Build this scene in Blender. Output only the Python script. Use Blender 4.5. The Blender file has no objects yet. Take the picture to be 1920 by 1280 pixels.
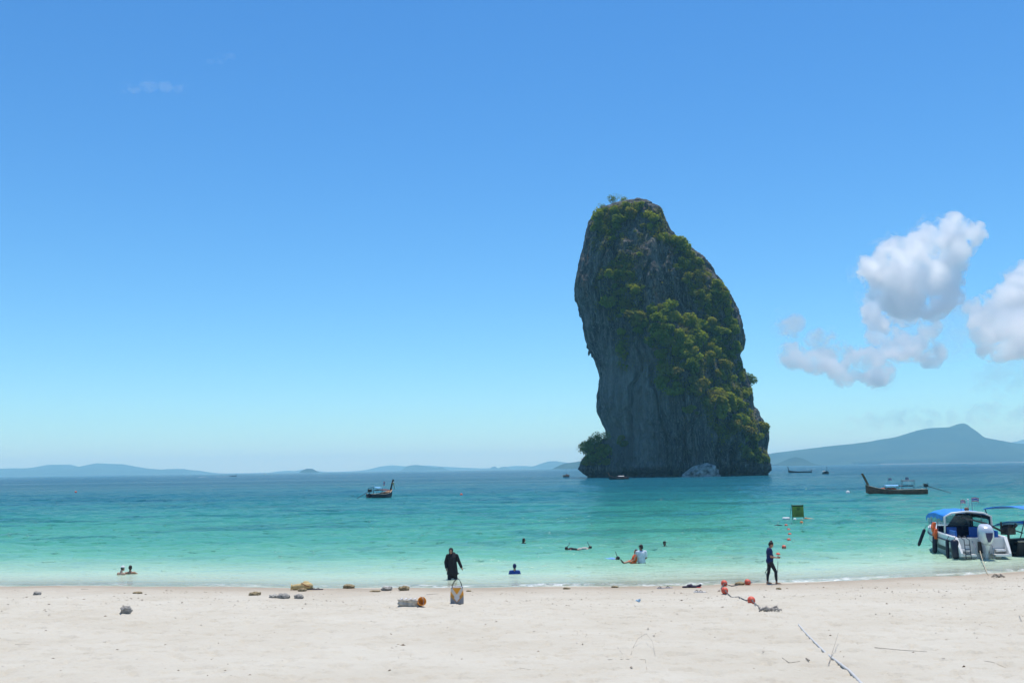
import bpy, bmesh, math, random
import numpy as np
from mathutils import Vector, Matrix
from mathutils.bvhtree import BVHTree

sc = bpy.context.scene
COL = sc.collection
R = math.radians
PI = math.pi

# ------------------------------------------------------------------ camera
F = 1867.0                      # focal length in pixels of a 1920 wide frame (35 mm lens)
CAM = Vector((0.0, 0.0, 4.7))
cam_d = bpy.data.cameras.new('camera')
cam_d.sensor_width = 36.0
cam_d.lens = F / 1920.0 * 36.0
cam_d.clip_start = 0.1
cam_d.clip_end = 120000.0
cam_o = bpy.data.objects.new('camera', cam_d)
COL.objects.link(cam_o)
PITCH = math.atan(238.5 / F)
ROLL = -math.atan(0.0145)
CR = Matrix.Rotation(PI / 2 + PITCH, 4, 'X') @ Matrix.Rotation(ROLL, 4, 'Z')
cam_o.matrix_world = Matrix.Translation(CAM) @ CR
sc.camera = cam_o
CR3 = CR.to_3x3()

# ------------------------------------------------------------------ sky, sun, exposure
SUN_EL, SUN_AZ = 77.0, 22.0    # azimuth from straight ahead (+Y), positive to the right
world = bpy.data.worlds.new('World')
sc.world = world
world.use_nodes = True
wn = world.node_tree
wn.nodes.clear()
w_out = wn.nodes.new('ShaderNodeOutputWorld')
w_bg = wn.nodes.new('ShaderNodeBackground')
w_sky = wn.nodes.new('ShaderNodeTexSky')
w_sky.sky_type = 'NISHITA'
w_sky.sun_disc = False
w_sky.sun_elevation = R(SUN_EL)
w_sky.sun_rotation = R(SUN_AZ)
w_sky.altitude = 0.0
w_sky.air_density = 1.0
w_sky.dust_density = 0.1
w_sky.ozone_density = 1.6
w_hsv = wn.nodes.new('ShaderNodeHueSaturation')
w_hsv.inputs['Saturation'].default_value = 1.22
wn.links.new(w_sky.outputs[0], w_hsv.inputs['Color'])
w_tint = wn.nodes.new('ShaderNodeMix'); w_tint.data_type = 'RGBA'; w_tint.blend_type = 'MULTIPLY'; w_tint.inputs[0].default_value = 1.0
w_tint.inputs[7].default_value = (0.54, 0.855, 1.06, 1.0)      # the clear tropical blue of the day
wn.links.new(w_hsv.outputs[0], w_tint.inputs[6])
wn.links.new(w_tint.outputs[2], w_bg.inputs['Color'])
w_bg.inputs['Strength'].default_value = 0.148
wn.links.new(w_bg.outputs[0], w_out.inputs['Surface'])

sun_d = bpy.data.lights.new('sun', 'SUN')
sun_d.energy = 4.8
sun_d.angle = R(0.5)
sun_d.color = (1.0, 0.955, 0.89)
sun_o = bpy.data.objects.new('sun', sun_d)
COL.objects.link(sun_o)
SUN_DIR = Vector((math.sin(R(SUN_AZ)) * math.cos(R(SUN_EL)), math.cos(R(SUN_AZ)) * math.cos(R(SUN_EL)), math.sin(R(SUN_EL))))
sun_o.rotation_euler = SUN_DIR.to_track_quat('Z', 'Y').to_euler()
sun_o.location = (0, 0, 60)

vs = sc.view_settings
sc.display_settings.display_device = 'sRGB'
vs.view_transform = 'Standard'
vs.look = 'None'
vs.exposure = 0.0
vs.gamma = 1.0
vs.use_curve_mapping = False
cy = sc.cycles
cy.use_denoising = True
try:
    cy.denoiser = 'OPENIMAGEDENOISE'
    cy.denoising_input_passes = 'RGB_ALBEDO_NORMAL'
except Exception:
    pass
cy.max_bounces = 32
cy.diffuse_bounces = 3
cy.glossy_bounces = 3
cy.transmission_bounces = 4
cy.transparent_max_bounces = 12
cy.volume_bounces = 32
cy.caustics_reflective = False
cy.caustics_refractive = False
cy.sample_clamp_indirect = 6.0
cy.use_adaptive_sampling = True
cy.adaptive_threshold = 0.012

# ------------------------------------------------------------------ pixel <-> world helpers
def ray(px, py):
    """Direction through a point of the 1920x1280 photograph, scaled so that y advances by 1."""
    d = CR3 @ Vector(((px - 960) / F, -(py - 640) / F, -1.0))
    return d / d.y
def at(px, py, Y):
    return CAM + ray(px, py) * Y
def on_z(px, py, z=0.0):
    d = ray(px, py)
    return CAM + d * ((z - CAM.z) / d.z)

# ------------------------------------------------------------------ noise
_rng = np.random.RandomState(7)
_perm = np.concatenate([_rng.permutation(256)] * 3)
_grad = _rng.normal(size=(256, 3)); _grad /= np.linalg.norm(_grad, axis=1)[:, None]
def pnoise(x, y, z):
    x, y, z = np.broadcast_arrays(np.asarray(x, float), np.asarray(y, float), np.asarray(z, float))
    xi = np.floor(x).astype(int); yi = np.floor(y).astype(int); zi = np.floor(z).astype(int)
    xf = x - xi; yf = y - yi; zf = z - zi
    xi &= 255; yi &= 255; zi &= 255
    u = xf**3 * (xf * (xf * 6 - 15) + 10); v = yf**3 * (yf * (yf * 6 - 15) + 10); w = zf**3 * (zf * (zf * 6 - 15) + 10)
    def g(a, b, c):
        h = _perm[_perm[_perm[xi + a] + yi + b] + zi + c]
        gr = _grad[h]
        return gr[..., 0] * (xf - a) + gr[..., 1] * (yf - b) + gr[..., 2] * (zf - c)
    def lp(a, b, t): return a + t * (b - a)
    return 1.6 * lp(lp(lp(g(0, 0, 0), g(1, 0, 0), u), lp(g(0, 1, 0), g(1, 1, 0), u), v),
                    lp(lp(g(0, 0, 1), g(1, 0, 1), u), lp(g(0, 1, 1), g(1, 1, 1), u), v), w)
def fbm(x, y, z, octaves=4, gain=0.5, lac=2.03):
    s = 0.0; a = 1.0
    for i in range(octaves):
        s = s + a * pnoise(x * lac**i + 17.3 * i, y * lac**i + 5.1 * i, z * lac**i + 9.7 * i); a *= gain
    return s
def ridged(x, y, z, octaves=4, gain=0.5, lac=2.05):
    s = 0.0; a = 1.0
    for i in range(octaves):
        s = s + a * (1 - 2 * np.abs(pnoise(x * lac**i + 3.3 * i, y * lac**i + 8.1 * i, z * lac**i + 1.7 * i))); a *= gain
    return s
def sstep(a, b, x):
    t = np.clip((np.asarray(x, float) - a) / (b - a), 0, 1)
    return t * t * (3 - 2 * t)

# ------------------------------------------------------------------ object helpers
def tag(o, label=None, cat=None, group=None, kind=None):
    if label: o['label'] = label
    if cat: o['category'] = cat
    if group: o['group'] = group
    if kind: o['kind'] = kind
    return o
def mesh_from(name, verts, faces, mat=None, smooth=True):
    me = bpy.data.meshes.new(name)
    if isinstance(verts, np.ndarray): verts = verts.tolist()
    if isinstance(faces, np.ndarray): faces = faces.tolist()
    me.from_pydata(verts, [], faces)
    if mat is not None: me.materials.append(mat)
    if smooth: me.polygons.foreach_set('use_smooth', [True] * len(me.polygons))
    me.update()
    return me
def link(name, me, parent=None, loc=None, rot=None):
    o = bpy.data.objects.new(name, me)
    COL.objects.link(o)
    if parent is not None: o.parent = parent
    if loc is not None: o.location = loc
    if rot is not None: o.rotation_euler = rot
    return o
def empty(name, loc=(0, 0, 0), rz=0.0):
    o = bpy.data.objects.new(name, None)
    o.empty_display_size = 0.2
    COL.objects.link(o)
    o.location = loc
    o.rotation_euler = (0, 0, rz)
    return o
def grid_faces(nr, nc, wrap=False):
    i = np.arange(nr - 1)[:, None]; j = np.arange(nc if wrap else nc - 1)[None, :]
    j2 = (j + 1) % nc
    return np.stack([i * nc + j, i * nc + j2, (i + 1) * nc + j2, (i + 1) * nc + j], -1).reshape(-1, 4)
def grid_mesh(name, P, mat=None, wrap=False, smooth=True):
    """P: (rows, cols, 3) array, quads built quickly."""
    nr, nc = P.shape[:2]
    f = grid_faces(nr, nc, wrap)
    me = bpy.data.meshes.new(name)
    me.vertices.add(nr * nc)
    me.vertices.foreach_set('co', P.reshape(-1).astype(np.float32))
    me.loops.add(f.size); me.loops.foreach_set('vertex_index', f.reshape(-1).astype(np.int32))
    me.polygons.add(len(f))
    me.polygons.foreach_set('loop_start', np.arange(0, f.size, 4, dtype=np.int32))
    me.polygons.foreach_set('loop_total', np.full(len(f), 4, dtype=np.int32))
    if smooth: me.polygons.foreach_set('use_smooth', np.ones(len(f), dtype=bool))
    if mat is not None: me.materials.append(mat)
    me.update(calc_edges=True); me.validate()
    return me
def raw_mesh(name, V, Fq, mat=None, smooth=True):
    """V (n,3), Fq (m,k) arrays, all faces with k corners."""
    me = bpy.data.meshes.new(name)
    k = Fq.shape[1]
    me.vertices.add(len(V)); me.vertices.foreach_set('co', np.asarray(V, np.float32).reshape(-1))
    me.loops.add(Fq.size); me.loops.foreach_set('vertex_index', Fq.reshape(-1).astype(np.int32))
    me.polygons.add(len(Fq))
    me.polygons.foreach_set('loop_start', np.arange(0, Fq.size, k, dtype=np.int32))
    me.polygons.foreach_set('loop_total', np.full(len(Fq), k, dtype=np.int32))
    if smooth: me.polygons.foreach_set('use_smooth', np.ones(len(Fq), dtype=bool))
    if mat is not None: me.materials.append(mat)
    me.update(calc_edges=True); me.validate()
    return me
def set_attr(me, name, vals):
    a = me.attributes.new(name, 'FLOAT', 'POINT')
    a.data.foreach_set('value', np.asarray(vals, np.float32).reshape(-1))

def tube_arrays(path, radii, seg=6):
    """A tapered tube along a path; returns vertices and quads."""
    path = np.asarray(path, float); n = len(path)
    tan = np.gradient(path, axis=0); tan /= np.linalg.norm(tan, axis=1)[:, None] + 1e-9
    ref = np.array([0.31, 0.95, 0.12]) if abs(tan[0][1]) < 0.8 else np.array([1.0, 0.1, 0.1])
    V = []
    for i in range(n):
        u = np.cross(tan[i], ref); u /= np.linalg.norm(u) + 1e-9; w = np.cross(tan[i], u)
        for k in range(seg):
            q = 2 * PI * k / seg
            V.append(path[i] + radii[i] * (math.cos(q) * u + math.sin(q) * w))
    Fq = grid_faces(n, seg, True)
    return np.array(V), Fq

# ------------------------------------------------------------------ materials
def new_mat(name):
    m = bpy.data.materials.new(name); m.use_nodes = True
    nt = m.node_tree
    for n in list(nt.nodes): nt.nodes.remove(n)
    out = nt.nodes.new('ShaderNodeOutputMaterial')
    return m, nt, out
def N(nt, kind, **kw):
    n = nt.nodes.new(kind)
    for k, v in kw.items():
        if k in n.inputs.keys() if hasattr(n.inputs, 'keys') else False: n.inputs[k].default_value = v
        else: setattr(n, k, v)
    return n
def ramp(nt, stops, fac=None, interp='LINEAR'):
    r = nt.nodes.new('ShaderNodeValToRGB')
    cr = r.color_ramp; cr.interpolation = interp
    while len(cr.elements) < len(stops): cr.elements.new(0.5)
    for e, (p, c) in zip(cr.elements, stops):
        e.position = p; e.color = tuple(c) + (1.0,) if len(c) == 3 else c
    if fac is not None: nt.links.new(fac, r.inputs[0])
    return r
def noise(nt, scale, detail=4, rough=0.55, vec=None, dist=0.0):
    n = nt.nodes.new('ShaderNodeTexNoise')
    n.inputs['Scale'].default_value = scale; n.inputs['Detail'].default_value = detail
    n.inputs['Roughness'].default_value = rough; n.inputs['Distortion'].default_value = dist
    if vec is not None: nt.links.new(vec, n.inputs['Vector'])
    return n
def mapping(nt, scale=(1, 1, 1), coord='Object', rot=(0, 0, 0)):
    tc = nt.nodes.new('ShaderNodeTexCoord'); mp = nt.nodes.new('ShaderNodeMapping')
    mp.inputs['Scale'].default_value = scale; mp.inputs['Rotation'].default_value = rot
    nt.links.new(tc.outputs[coord], mp.inputs['Vector'])
    return mp.outputs[0]
def mixc(nt, a, b, fac, mode='MIX'):
    m = nt.nodes.new('ShaderNodeMix'); m.data_type = 'RGBA'; m.blend_type = mode
    for sock, v in ((m.inputs[6], a), (m.inputs[7], b), (m.inputs[0], fac)):
        if isinstance(v, (int, float)): sock.default_value = v
        elif isinstance(v, (tuple, list)): sock.default_value = tuple(v) + (1.0,) if len(v) == 3 else v
        else: nt.links.new(v, sock)
    return m.outputs[2]
def math_n(nt, op, a, b=0.0, clamp=False):
    m = nt.nodes.new('ShaderNodeMath'); m.operation = op; m.use_clamp = clamp
    for i, v in enumerate((a, b)):
        if isinstance(v, (int, float)): m.inputs[i].default_value = v
        else: nt.links.new(v, m.inputs[i])
    return m.outputs[0]
def simple_mat(name, col, rough=0.6, var=0.12, scale=6.0, metal=0.0, bump=0.0, spec=0.4):
    """A painted, woven or moulded surface: one colour, broken up by wear and a little relief."""
    m, nt, out = new_mat(name)
    b = nt.nodes.new('ShaderNodeBsdfPrincipled')
    v = mapping(nt)
    n = noise(nt, scale, 5, 0.6, v)
    lo = tuple(c * (1 - var * 1.6) for c in col); hi = tuple(min(1, c * (1 + var)) for c in col)
    r = ramp(nt, [(0.3, lo), (0.7, hi)], n.outputs[0])
    nt.links.new(r.outputs[0], b.inputs['Base Color'])
    b.inputs['Roughness'].default_value = rough
    b.inputs['Metallic'].default_value = metal
    b.inputs['Specular IOR Level'].default_value = spec
    if bump > 0:
        bp = nt.nodes.new('ShaderNodeBump'); bp.inputs['Strength'].default_value = bump; bp.inputs['Distance'].default_value = 0.02
        n2 = noise(nt, scale * 5, 4, 0.6, v)
        nt.links.new(n2.outputs[0], bp.inputs['Height']); nt.links.new(bp.outputs[0], b.inputs['Normal'])
    nt.links.new(b.outputs[0], out.inputs['Surface'])
    return m

# ================================================================== THE SETTING
# ------------------------------------------------------------------ shoreline and beach shape
_sh = [(-500, 1091), (0, 1097), (300, 1099), (640, 1101), (960, 1101), (1250, 1098), (1400, 1092), (1600, 1087), (1760, 1080), (1920, 1071), (2300, 1050)]
_shp = [on_z(a, b) for a, b in _sh]
_shx = np.array([p.x for p in _shp]); _shy = np.array([p.y for p in _shp])
_fx = np.linspace(-45, 55, 400); _fy = np.interp(_fx, _shx, _shy)
for _ in range(60): _fy[1:-1] = (_fy[:-2] + 2 * _fy[1:-1] + _fy[2:]) / 4
def shore_y(x):
    x = np.asarray(x, float)
    return np.interp(x, _fx, _fy) + 0.10 * np.sin(x * 0.9) + 0.16 * np.sin(x * 0.37 + 1.0)
def beach_base(x, y):
    s = shore_y(x) - np.asarray(y, float)
    up = np.clip(s, 0, 44)
    dn = np.clip(-s, 0, 16); dn2 = np.clip(-s - 16, 0, 120)
    return 0.034 * up + 0.00118 * up**2 - 0.105 * dn - 0.03 * dn2
def on_sand(px, py):
    z = 0.3
    for _ in range(12):
        p = on_z(px, py, z); z = float(beach_base(p.x, p.y))
    return Vector((p.x, p.y, z))

def sand_height(x, y):
    s = shore_y(x) - y
    dry = sstep(0.6, 4.0, s)
    h = beach_base(x, y)
    h = h + dry * 0.034 * fbm(x * 0.9, y * 1.1, 0.3, 4, 0.55) + dry * 0.05 * fbm(x * 0.16, y * 0.2, 4.0, 2)
    # trampled sand: many soft hollows with raised rims, denser up the beach
    w = pnoise(x * 2.6, y * 2.2, 2.2) + 0.5 * pnoise(x * 5.4, y * 4.4, 7.2)
    h = h - sstep(3.0, 9.0, s) * 0.060 * sstep(0.12, 0.55, w) + sstep(3.0, 9.0, s) * 0.022 * sstep(0.0, 0.12, w) * (1 - sstep(0.12, 0.4, w))
    # a small scarp where the last tide turned
    h = h + 0.03 * sstep(5.6, 6.3, s + 0.5 * pnoise(x * 0.3, 0, 0)) - 0.02 * sstep(2.2, 2.9, s + 0.4 * pnoise(x * 0.4, 3, 0))
    h = h + 0.006 * pnoise(x * 0.7, y * 3.5, 1.0) * (1 - dry)
    return h

m_sand, nt, out = new_mat('sand')
v = mapping(nt)
att = N(nt, 'ShaderNodeAttribute', attribute_name='inland')
n1 = noise(nt, 0.35, 5, 0.6, v); n2 = noise(nt, 9.0, 6, 0.7, v); n3 = noise(nt, 70.0, 3, 0.6, v)
base = ramp(nt, [(0.3, (0.488, 0.442, 0.352)), (0.7, (0.55, 0.512, 0.425))], n1.outputs[0])
c = mixc(nt, base.outputs[0], (0.36, 0.30, 0.235), math_n(nt, 'MULTIPLY', ramp(nt, [(0.56, (0, 0, 0)), (0.75, (1, 1, 1))], n2.outputs[0]).outputs[0], 0.4))
c = mixc(nt, c, (0.25, 0.21, 0.165), ramp(nt, [(0.66, (0, 0, 0)), (0.76, (0.7, 0.7, 0.7))], n3.outputs[0]).outputs[0])
wob = noise(nt, 0.6, 4, 0.6, v)
wet_in = math_n(nt, 'ADD', att.outputs['Fac'], math_n(nt, 'MULTIPLY', math_n(nt, 'SUBTRACT', wob.outputs[0], 0.5), 2.4))
wet = ramp(nt, [(0.0, (0.0, 0.0, 0.0)), (0.02, (1, 1, 1)), (0.10, (0.85, 0.85, 0.85)), (0.26, (0.45, 0.45, 0.45)), (0.55, (0.12, 0.12, 0.12)), (0.9, (0, 0, 0))], math_n(nt, 'DIVIDE', wet_in, 8.0, True))
c = mixc(nt, c, mixc(nt, c, (0.72, 0.62, 0.52), 1.0, 'MULTIPLY'), wet.outputs[0])
b = nt.nodes.new('ShaderNodeBsdfPrincipled')
nt.links.new(c, b.inputs['Base Color'])
rr = ramp(nt, [(0.0, (0.95,) * 3), (1.0, (0.5,) * 3)], wet.outputs[0]); nt.links.new(rr.outputs[0], b.inputs['Roughness'])
b.inputs['Specular IOR Level'].default_value = 0.2
bp = N(nt, 'ShaderNodeBump'); bp.inputs['Strength'].default_value = 0.8; bp.inputs['Distance'].default_value = 0.035
nt.links.new(math_n(nt, 'ADD', n2.outputs[0], math_n(nt, 'MULTIPLY', n3.outputs[0], 0.3)), bp.inputs['Height'])
nt.links.new(bp.outputs[0], b.inputs['Normal'])
nt.links.new(b.outputs[0], out.inputs['Surface'])

def beach():
    xs = np.concatenate([np.linspace(-160, -26, 30)[:-1], np.linspace(-26, 26, 700), np.linspace(26, 160, 30)[1:]])
    ss = np.concatenate([np.linspace(-130, -12, 30)[:-1], np.linspace(-12, 0, 50)[:-1], np.linspace(0, 30, 380)[:-1], np.linspace(30, 75, 60)])
    X, S = np.meshgrid(xs, ss)
    Y = shore_y(X) - S
    Z = sand_height(X, Y)
    me = grid_mesh('beach', np.stack([X, Y, Z], -1)[:, ::-1], m_sand)
    set_attr(me, 'inland', S[:, ::-1])
    o = link('beach', me); tag(o, kind='structure')
    return o
beach_o = beach()

# ------------------------------------------------------------------ sea
m_sea, nt, out = new_mat('sea_water')
dep = N(nt, 'ShaderNodeAttribute', attribute_name='depth')
off = N(nt, 'ShaderNodeAttribute', attribute_name='offshore')
vec = mapping(nt)
mp = mapping(nt, (0.35, 1.0, 1.0))
patch = noise(nt, 0.030, 4, 0.6, mapping(nt, (0.35, 1.0, 1.0)), 0.6)
patch2 = noise(nt, 0.16, 4, 0.6, mapping(nt, (0.4, 1.0, 1.0)), 0.4)
d2 = math_n(nt, 'MULTIPLY', dep.outputs['Fac'], math_n(nt, 'ADD', 0.42, math_n(nt, 'ADD', math_n(nt, 'MULTIPLY', patch.outputs[0], 0.8), math_n(nt, 'MULTIPLY', patch2.outputs[0], 0.36))))
d10 = math_n(nt, 'DIVIDE', d2, 10.0, True)
body = ramp(nt, [(0.0, (0.86, 0.88, 0.68)), (0.022, (0.72, 0.86, 0.66)), (0.055, (0.44, 0.68, 0.50)), (0.11, (0.19, 0.50, 0.35)), (0.18, (0.072, 0.33, 0.235)),
                 (0.27, (0.034, 0.225, 0.185)), (0.42, (0.015, 0.135, 0.160)), (0.75, (0.011, 0.096, 0.150)), (1.0, (0.011, 0.084, 0.148))], d10)
# weed and rubble on the bottom
weed = noise(nt, 0.11, 5, 0.65, mapping(nt, (0.5, 1.0, 1.0)), 1.0)
wm = math_n(nt, 'MULTIPLY', ramp(nt, [(0.49, (0, 0, 0)), (0.62, (1, 1, 1))], weed.outputs[0]).outputs[0],
            ramp(nt, [(0.02, (0, 0, 0)), (0.10, (0.4,) * 3), (0.22, (1.0,) * 3), (0.45, (0.9,) * 3), (0.75, (0.2,) * 3)], d10).outputs[0])
bodyc = mixc(nt, body.outputs[0], mixc(nt, body.outputs[0], (0.56, 0.64, 0.74), 1.0, 'MULTIPLY'), wm)
dif = N(nt, 'ShaderNodeBsdfDiffuse'); nt.links.new(bodyc, dif.inputs['Color'])
tr = N(nt, 'ShaderNodeBsdfTransparent'); tr.inputs['Color'].default_value = (0.88, 1.0, 0.94, 1)
opac = ramp(nt, [(0.0, (0.10,) * 3), (0.015, (0.45,) * 3), (0.045, (0.74,) * 3), (0.14, (0.88,) * 3), (0.24, (1, 1, 1))], d10)
under = N(nt, 'ShaderNodeMixShader'); nt.links.new(opac.outputs[0], under.inputs[0]); nt.links.new(tr.outputs[0], under.inputs[1]); nt.links.new(dif.outputs[0], under.inputs[2])
# wavelets
w1 = noise(nt, 1.1, 5, 0.62, mapping(nt, (0.45, 1.0, 1.0), rot=(0, 0, 0.10)), 0.3)
w2 = noise(nt, 0.28, 3, 0.55, mapping(nt, (0.5, 1.0, 1.0), rot=(0, 0, -0.16)), 0.2)
w3 = noise(nt, 5.0, 3, 0.6, mapping(nt, (0.6, 1.0, 1.0)), 0.0)
hgt = math_n(nt, 'ADD', math_n(nt, 'MULTIPLY', w1.outputs[0], 0.40), math_n(nt, 'ADD', math_n(nt, 'MULTIPLY', w2.outputs[0], 0.55), math_n(nt, 'MULTIPLY', w3.outputs[0], 0.05)))
w4 = noise(nt, 1.6, 2, 0.5, mapping(nt, (0.6, 1.0, 1.0))); w5 = noise(nt, 8.0, 2, 0.5, mapping(nt, (0.7, 1.0, 1.0)))
steep = math_n(nt, 'MULTIPLY', ramp(nt, [(0.64, (0, 0, 0)), (0.72, (1, 1, 1))], w4.outputs[0]).outputs[0], math_n(nt, 'MULTIPLY', w5.outputs[0], 0.55))   # rare steep cat's-paws that catch the sun
hgt = math_n(nt, 'ADD', hgt, steep)
bp = N(nt, 'ShaderNodeBump'); bp.inputs['Distance'].default_value = 1.0
calm = noise(nt, 0.012, 3, 0.5, mapping(nt, (0.12, 1.0, 1.0)), 0.3)
calmr = ramp(nt, [(0.40, (1, 1, 1)), (0.62, (0.55,) * 3)], calm.outputs[0])
bst = math_n(nt, 'MULTIPLY', ramp(nt, [(0.0, (0.4,) * 3), (0.06, (0.9,) * 3), (0.2, (1.0,) * 3)], d10).outputs[0], calmr.outputs[0])
nt.links.new(bst, bp.inputs['Strength']); nt.links.new(hgt, bp.inputs['Height'])
gl = N(nt, 'ShaderNodeBsdfGlossy'); gl.inputs['Roughness'].default_value = 0.06
nt.links.new(bp.outputs[0], gl.inputs['Normal'])
fr = N(nt, 'ShaderNodeFresnel'); fr.inputs['IOR'].default_value = 1.33; nt.links.new(bp.outputs[0], fr.inputs['Normal'])
nt.links.new(bp.outputs[0], dif.inputs['Normal'])
surf = N(nt, 'ShaderNodeMixShader'); nt.links.new(math_n(nt, 'MULTIPLY', fr.outputs[0], 0.66), surf.inputs[0]); nt.links.new(under.outputs[0], surf.inputs[1]); nt.links.new(gl.outputs[0], surf.inputs[2])
# foam: a broken lace where the ripples die on the sand
fo1 = noise(nt, 0.22, 3, 0.6, vec); fo2 = noise(nt, 5.5, 5, 0.7, mapping(nt, (0.5, 1.0, 1.0)), 0.8)
fline = ramp(nt, [(0.0, (0.4,) * 3), (0.12, (1, 1, 1)), (0.26, (0.75,) * 3), (0.42, (0, 0, 0))], math_n(nt, 'DIVIDE', math_n(nt, 'ADD', off.outputs['Fac'], math_n(nt, 'MULTIPLY', math_n(nt, 'SUBTRACT', fo1.outputs[0], 0.5), 2.2)), 3.0, True))
fmask = math_n(nt, 'MULTIPLY', fline.outputs[0], math_n(nt, 'MULTIPLY', ramp(nt, [(0.46, (0, 0, 0)), (0.60, (1, 1, 1))], fo2.outputs[0]).outputs[0], ramp(nt, [(0.42, (0.15,) * 3), (0.58, (1, 1, 1))], fo1.outputs[0]).outputs[0]))
fdif = N(nt, 'ShaderNodeBsdfDiffuse'); fdif.inputs['Color'].default_value = (0.78, 0.80, 0.79, 1)
fin = N(nt, 'ShaderNodeMixShader'); nt.links.new(math_n(nt, 'MULTIPLY', fmask, 0.95), fin.inputs[0]); nt.links.new(surf.outputs[0], fin.inputs[1]); nt.links.new(fdif.outputs[0], fin.inputs[2])
nt.links.new(fin.outputs[0], out.inputs['Surface'])

def sea_depth(x, y):
    off = y - shore_y(x)
    d = np.interp(off, [-2, 0, 16, 30, 60, 110, 200, 380, 900, 30000], [0, 0, 1.3, 1.85, 2.6, 3.7, 5.4, 7.4, 9.3, 10.5])
    # the left side shelves more slowly at first, then drops to deeper blue
    return d
def sea():
    t = [-0.9]
    while t[-1] < 210: t.append(t[-1] + min(max(0.085 + 0.0042 * t[-1], 0.085), 0.46))
    st = 0.5
    while t[-1] < 520: t.append(t[-1] + st); st *= 1.04
    far = list(np.geomspace(t[-1] + st, 20000, 50))
    T = np.array(t + far)
    U = np.linspace(-1, 1, 520)
    TT, UU = np.meshgrid(T, U, indexing='ij')
    X = UU * (30 + 0.80 * np.clip(TT, 0, None))
    Y = shore_y(np.clip(X, -50, 60)) + TT
    # real ripples as far as the mesh can carry them
    near = sstep(0.3, 18, TT)
    gust = 0.65 + 0.7 * sstep(-0.4, 0.5, pnoise(X * 0.03, Y * 0.07, 8.0))
    h = (0.020 + 0.06 * near) * pnoise(X * 0.85 + 0.2 * Y, Y * 2.1, 0.0) * (1 - sstep(45, 110, TT))
    h = h + (0.024 + 0.13 * near) * gust * pnoise(X * 0.36 - 0.1 * Y, Y * 0.95, 3.0) * (1 - sstep(130, 240, TT))
    h = h + 0.17 * near * gust * pnoise(X * 0.14 + 0.05 * Y, Y * 0.40, 5.0) * (1 - sstep(300, 700, TT))
    Z = h
    # a low swell line about to break on the sand
    Z = Z + 0.035 * np.exp(-((TT - 0.7 - 0.5 * pnoise(X * 0.22, 0, 3)) / 0.22)**2) * sstep(-0.1, 0.4, pnoise(X * 0.18, 9, 1))
    me = grid_mesh('sea', np.stack([X, Y, Z], -1), m_sea)
    set_attr(me, 'depth', sea_depth(np.clip(X, -50, 60), shore_y(np.clip(X, -50, 60)) + TT))
    set_attr(me, 'offshore', TT)
    o = link('sea', me); tag(o, kind='structure')
    return o
sea_o = sea()

# ------------------------------------------------------------------ far islands
m_hill, nt, out = new_mat('forested_hill')
v = mapping(nt)
n1 = noise(nt, 0.004, 6, 0.65, v); n2 = noise(nt, 0.03, 4, 0.7, v)
c1 = ramp(nt, [(0.35, (0.016, 0.030, 0.016)), (0.65, (0.040, 0.060, 0.028))], n1.outputs[0])
c2 = mixc(nt, c1.outputs[0], (0.09, 0.09, 0.075), ramp(nt, [(0.62, (0, 0, 0)), (0.72, (0.5,) * 3)], n2.outputs[0]).outputs[0])
att = N(nt, 'ShaderNodeAttribute', attribute_name='strand')
c3 = mixc(nt, c2, (0.45, 0.41, 0.34), att.outputs['Fac'])
b = N(nt, 'ShaderNodeBsdfDiffuse'); nt.links.new(c3, b.inputs['Color'])
nt.links.new(b.outputs[0], out.inputs['Surface'])

def island(prof, Y, depth, seed=0, rough=0.06, strand=None, ridge=0.45):
    """prof: skyline as photograph points; built as a real ridge of hills at distance Y, 'depth' metres deep."""
    px = np.array([p[0] for p in prof], float); py = np.array([p[1] for p in prof], float)
    n = max(24, int((px[-1] - px[0]) / 2.0))
    xs = np.linspace(px[0], px[-1], n); ys = np.interp(xs, px, py)
    top = [at(a, b_, Y) for a, b_ in zip(xs, ys)]
    X = np.array([p.x for p in top]); Z = np.maximum(np.array([p.z for p in top]), 1.0)
    Z = np.maximum(Z + Z.max() * rough * fbm(X * 40.0 / Y, seed, 0, 4), 1.0)
    nv = 34
    vv = np.linspace(0, 1, nv)
    P = np.zeros((nv, n, 3)); strandv = np.zeros((nv, n))
    for j, q in enumerate(vv):
        k = ridge
        sh = (q / k) if q < k else (1 - q) / (1 - k)
        sh = max(sh, 0.0)**1.05
        wob = fbm(X / depth * 2.0, q * 3.0 + seed, seed, 4)
        hz = Z * np.clip(sh * (1 + 0.35 * wob * (1 - sh) * 2), 0, 1)
        P[j, :, 0] = X * (Y + (q - k) * depth) / Y if False else X
        P[j, :, 1] = Y + (q - k) * depth
        P[j, :, 2] = np.where(sh > 0, hz, 0) - 1.2
        if strand is not None and j == 1:
            on = (xs > strand[0]) & (xs < strand[1])
            P[j, :, 2] = np.where(on, 1.2, P[j, :, 2]); P[j, :, 1] = np.where(on, P[0, :, 1] + 12, P[j, :, 1]); strandv[0] = strandv[1] = on
    if strand is not None:   # a belt of shore trees right behind the sand
        on = (xs > strand[0] - 40)
        P[2, :, 1] = np.where(on, P[0, :, 1] + 13, P[2, :, 1]); P[2, :, 2] = np.where(on, 1.6, P[2, :, 2])
        P[3, :, 1] = np.where(on, P[0, :, 1] + 16, P[3, :, 1])
        P[3, :, 2] = np.where(on, 15 + 5 * fbm(X / 30.0, 0, seed, 3), P[3, :, 2])
    me = grid_mesh('island', P, m_hill)
    set_attr(me, 'strand', strandv)
    o = link('island', me); tag(o, kind='structure')
    return o
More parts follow.
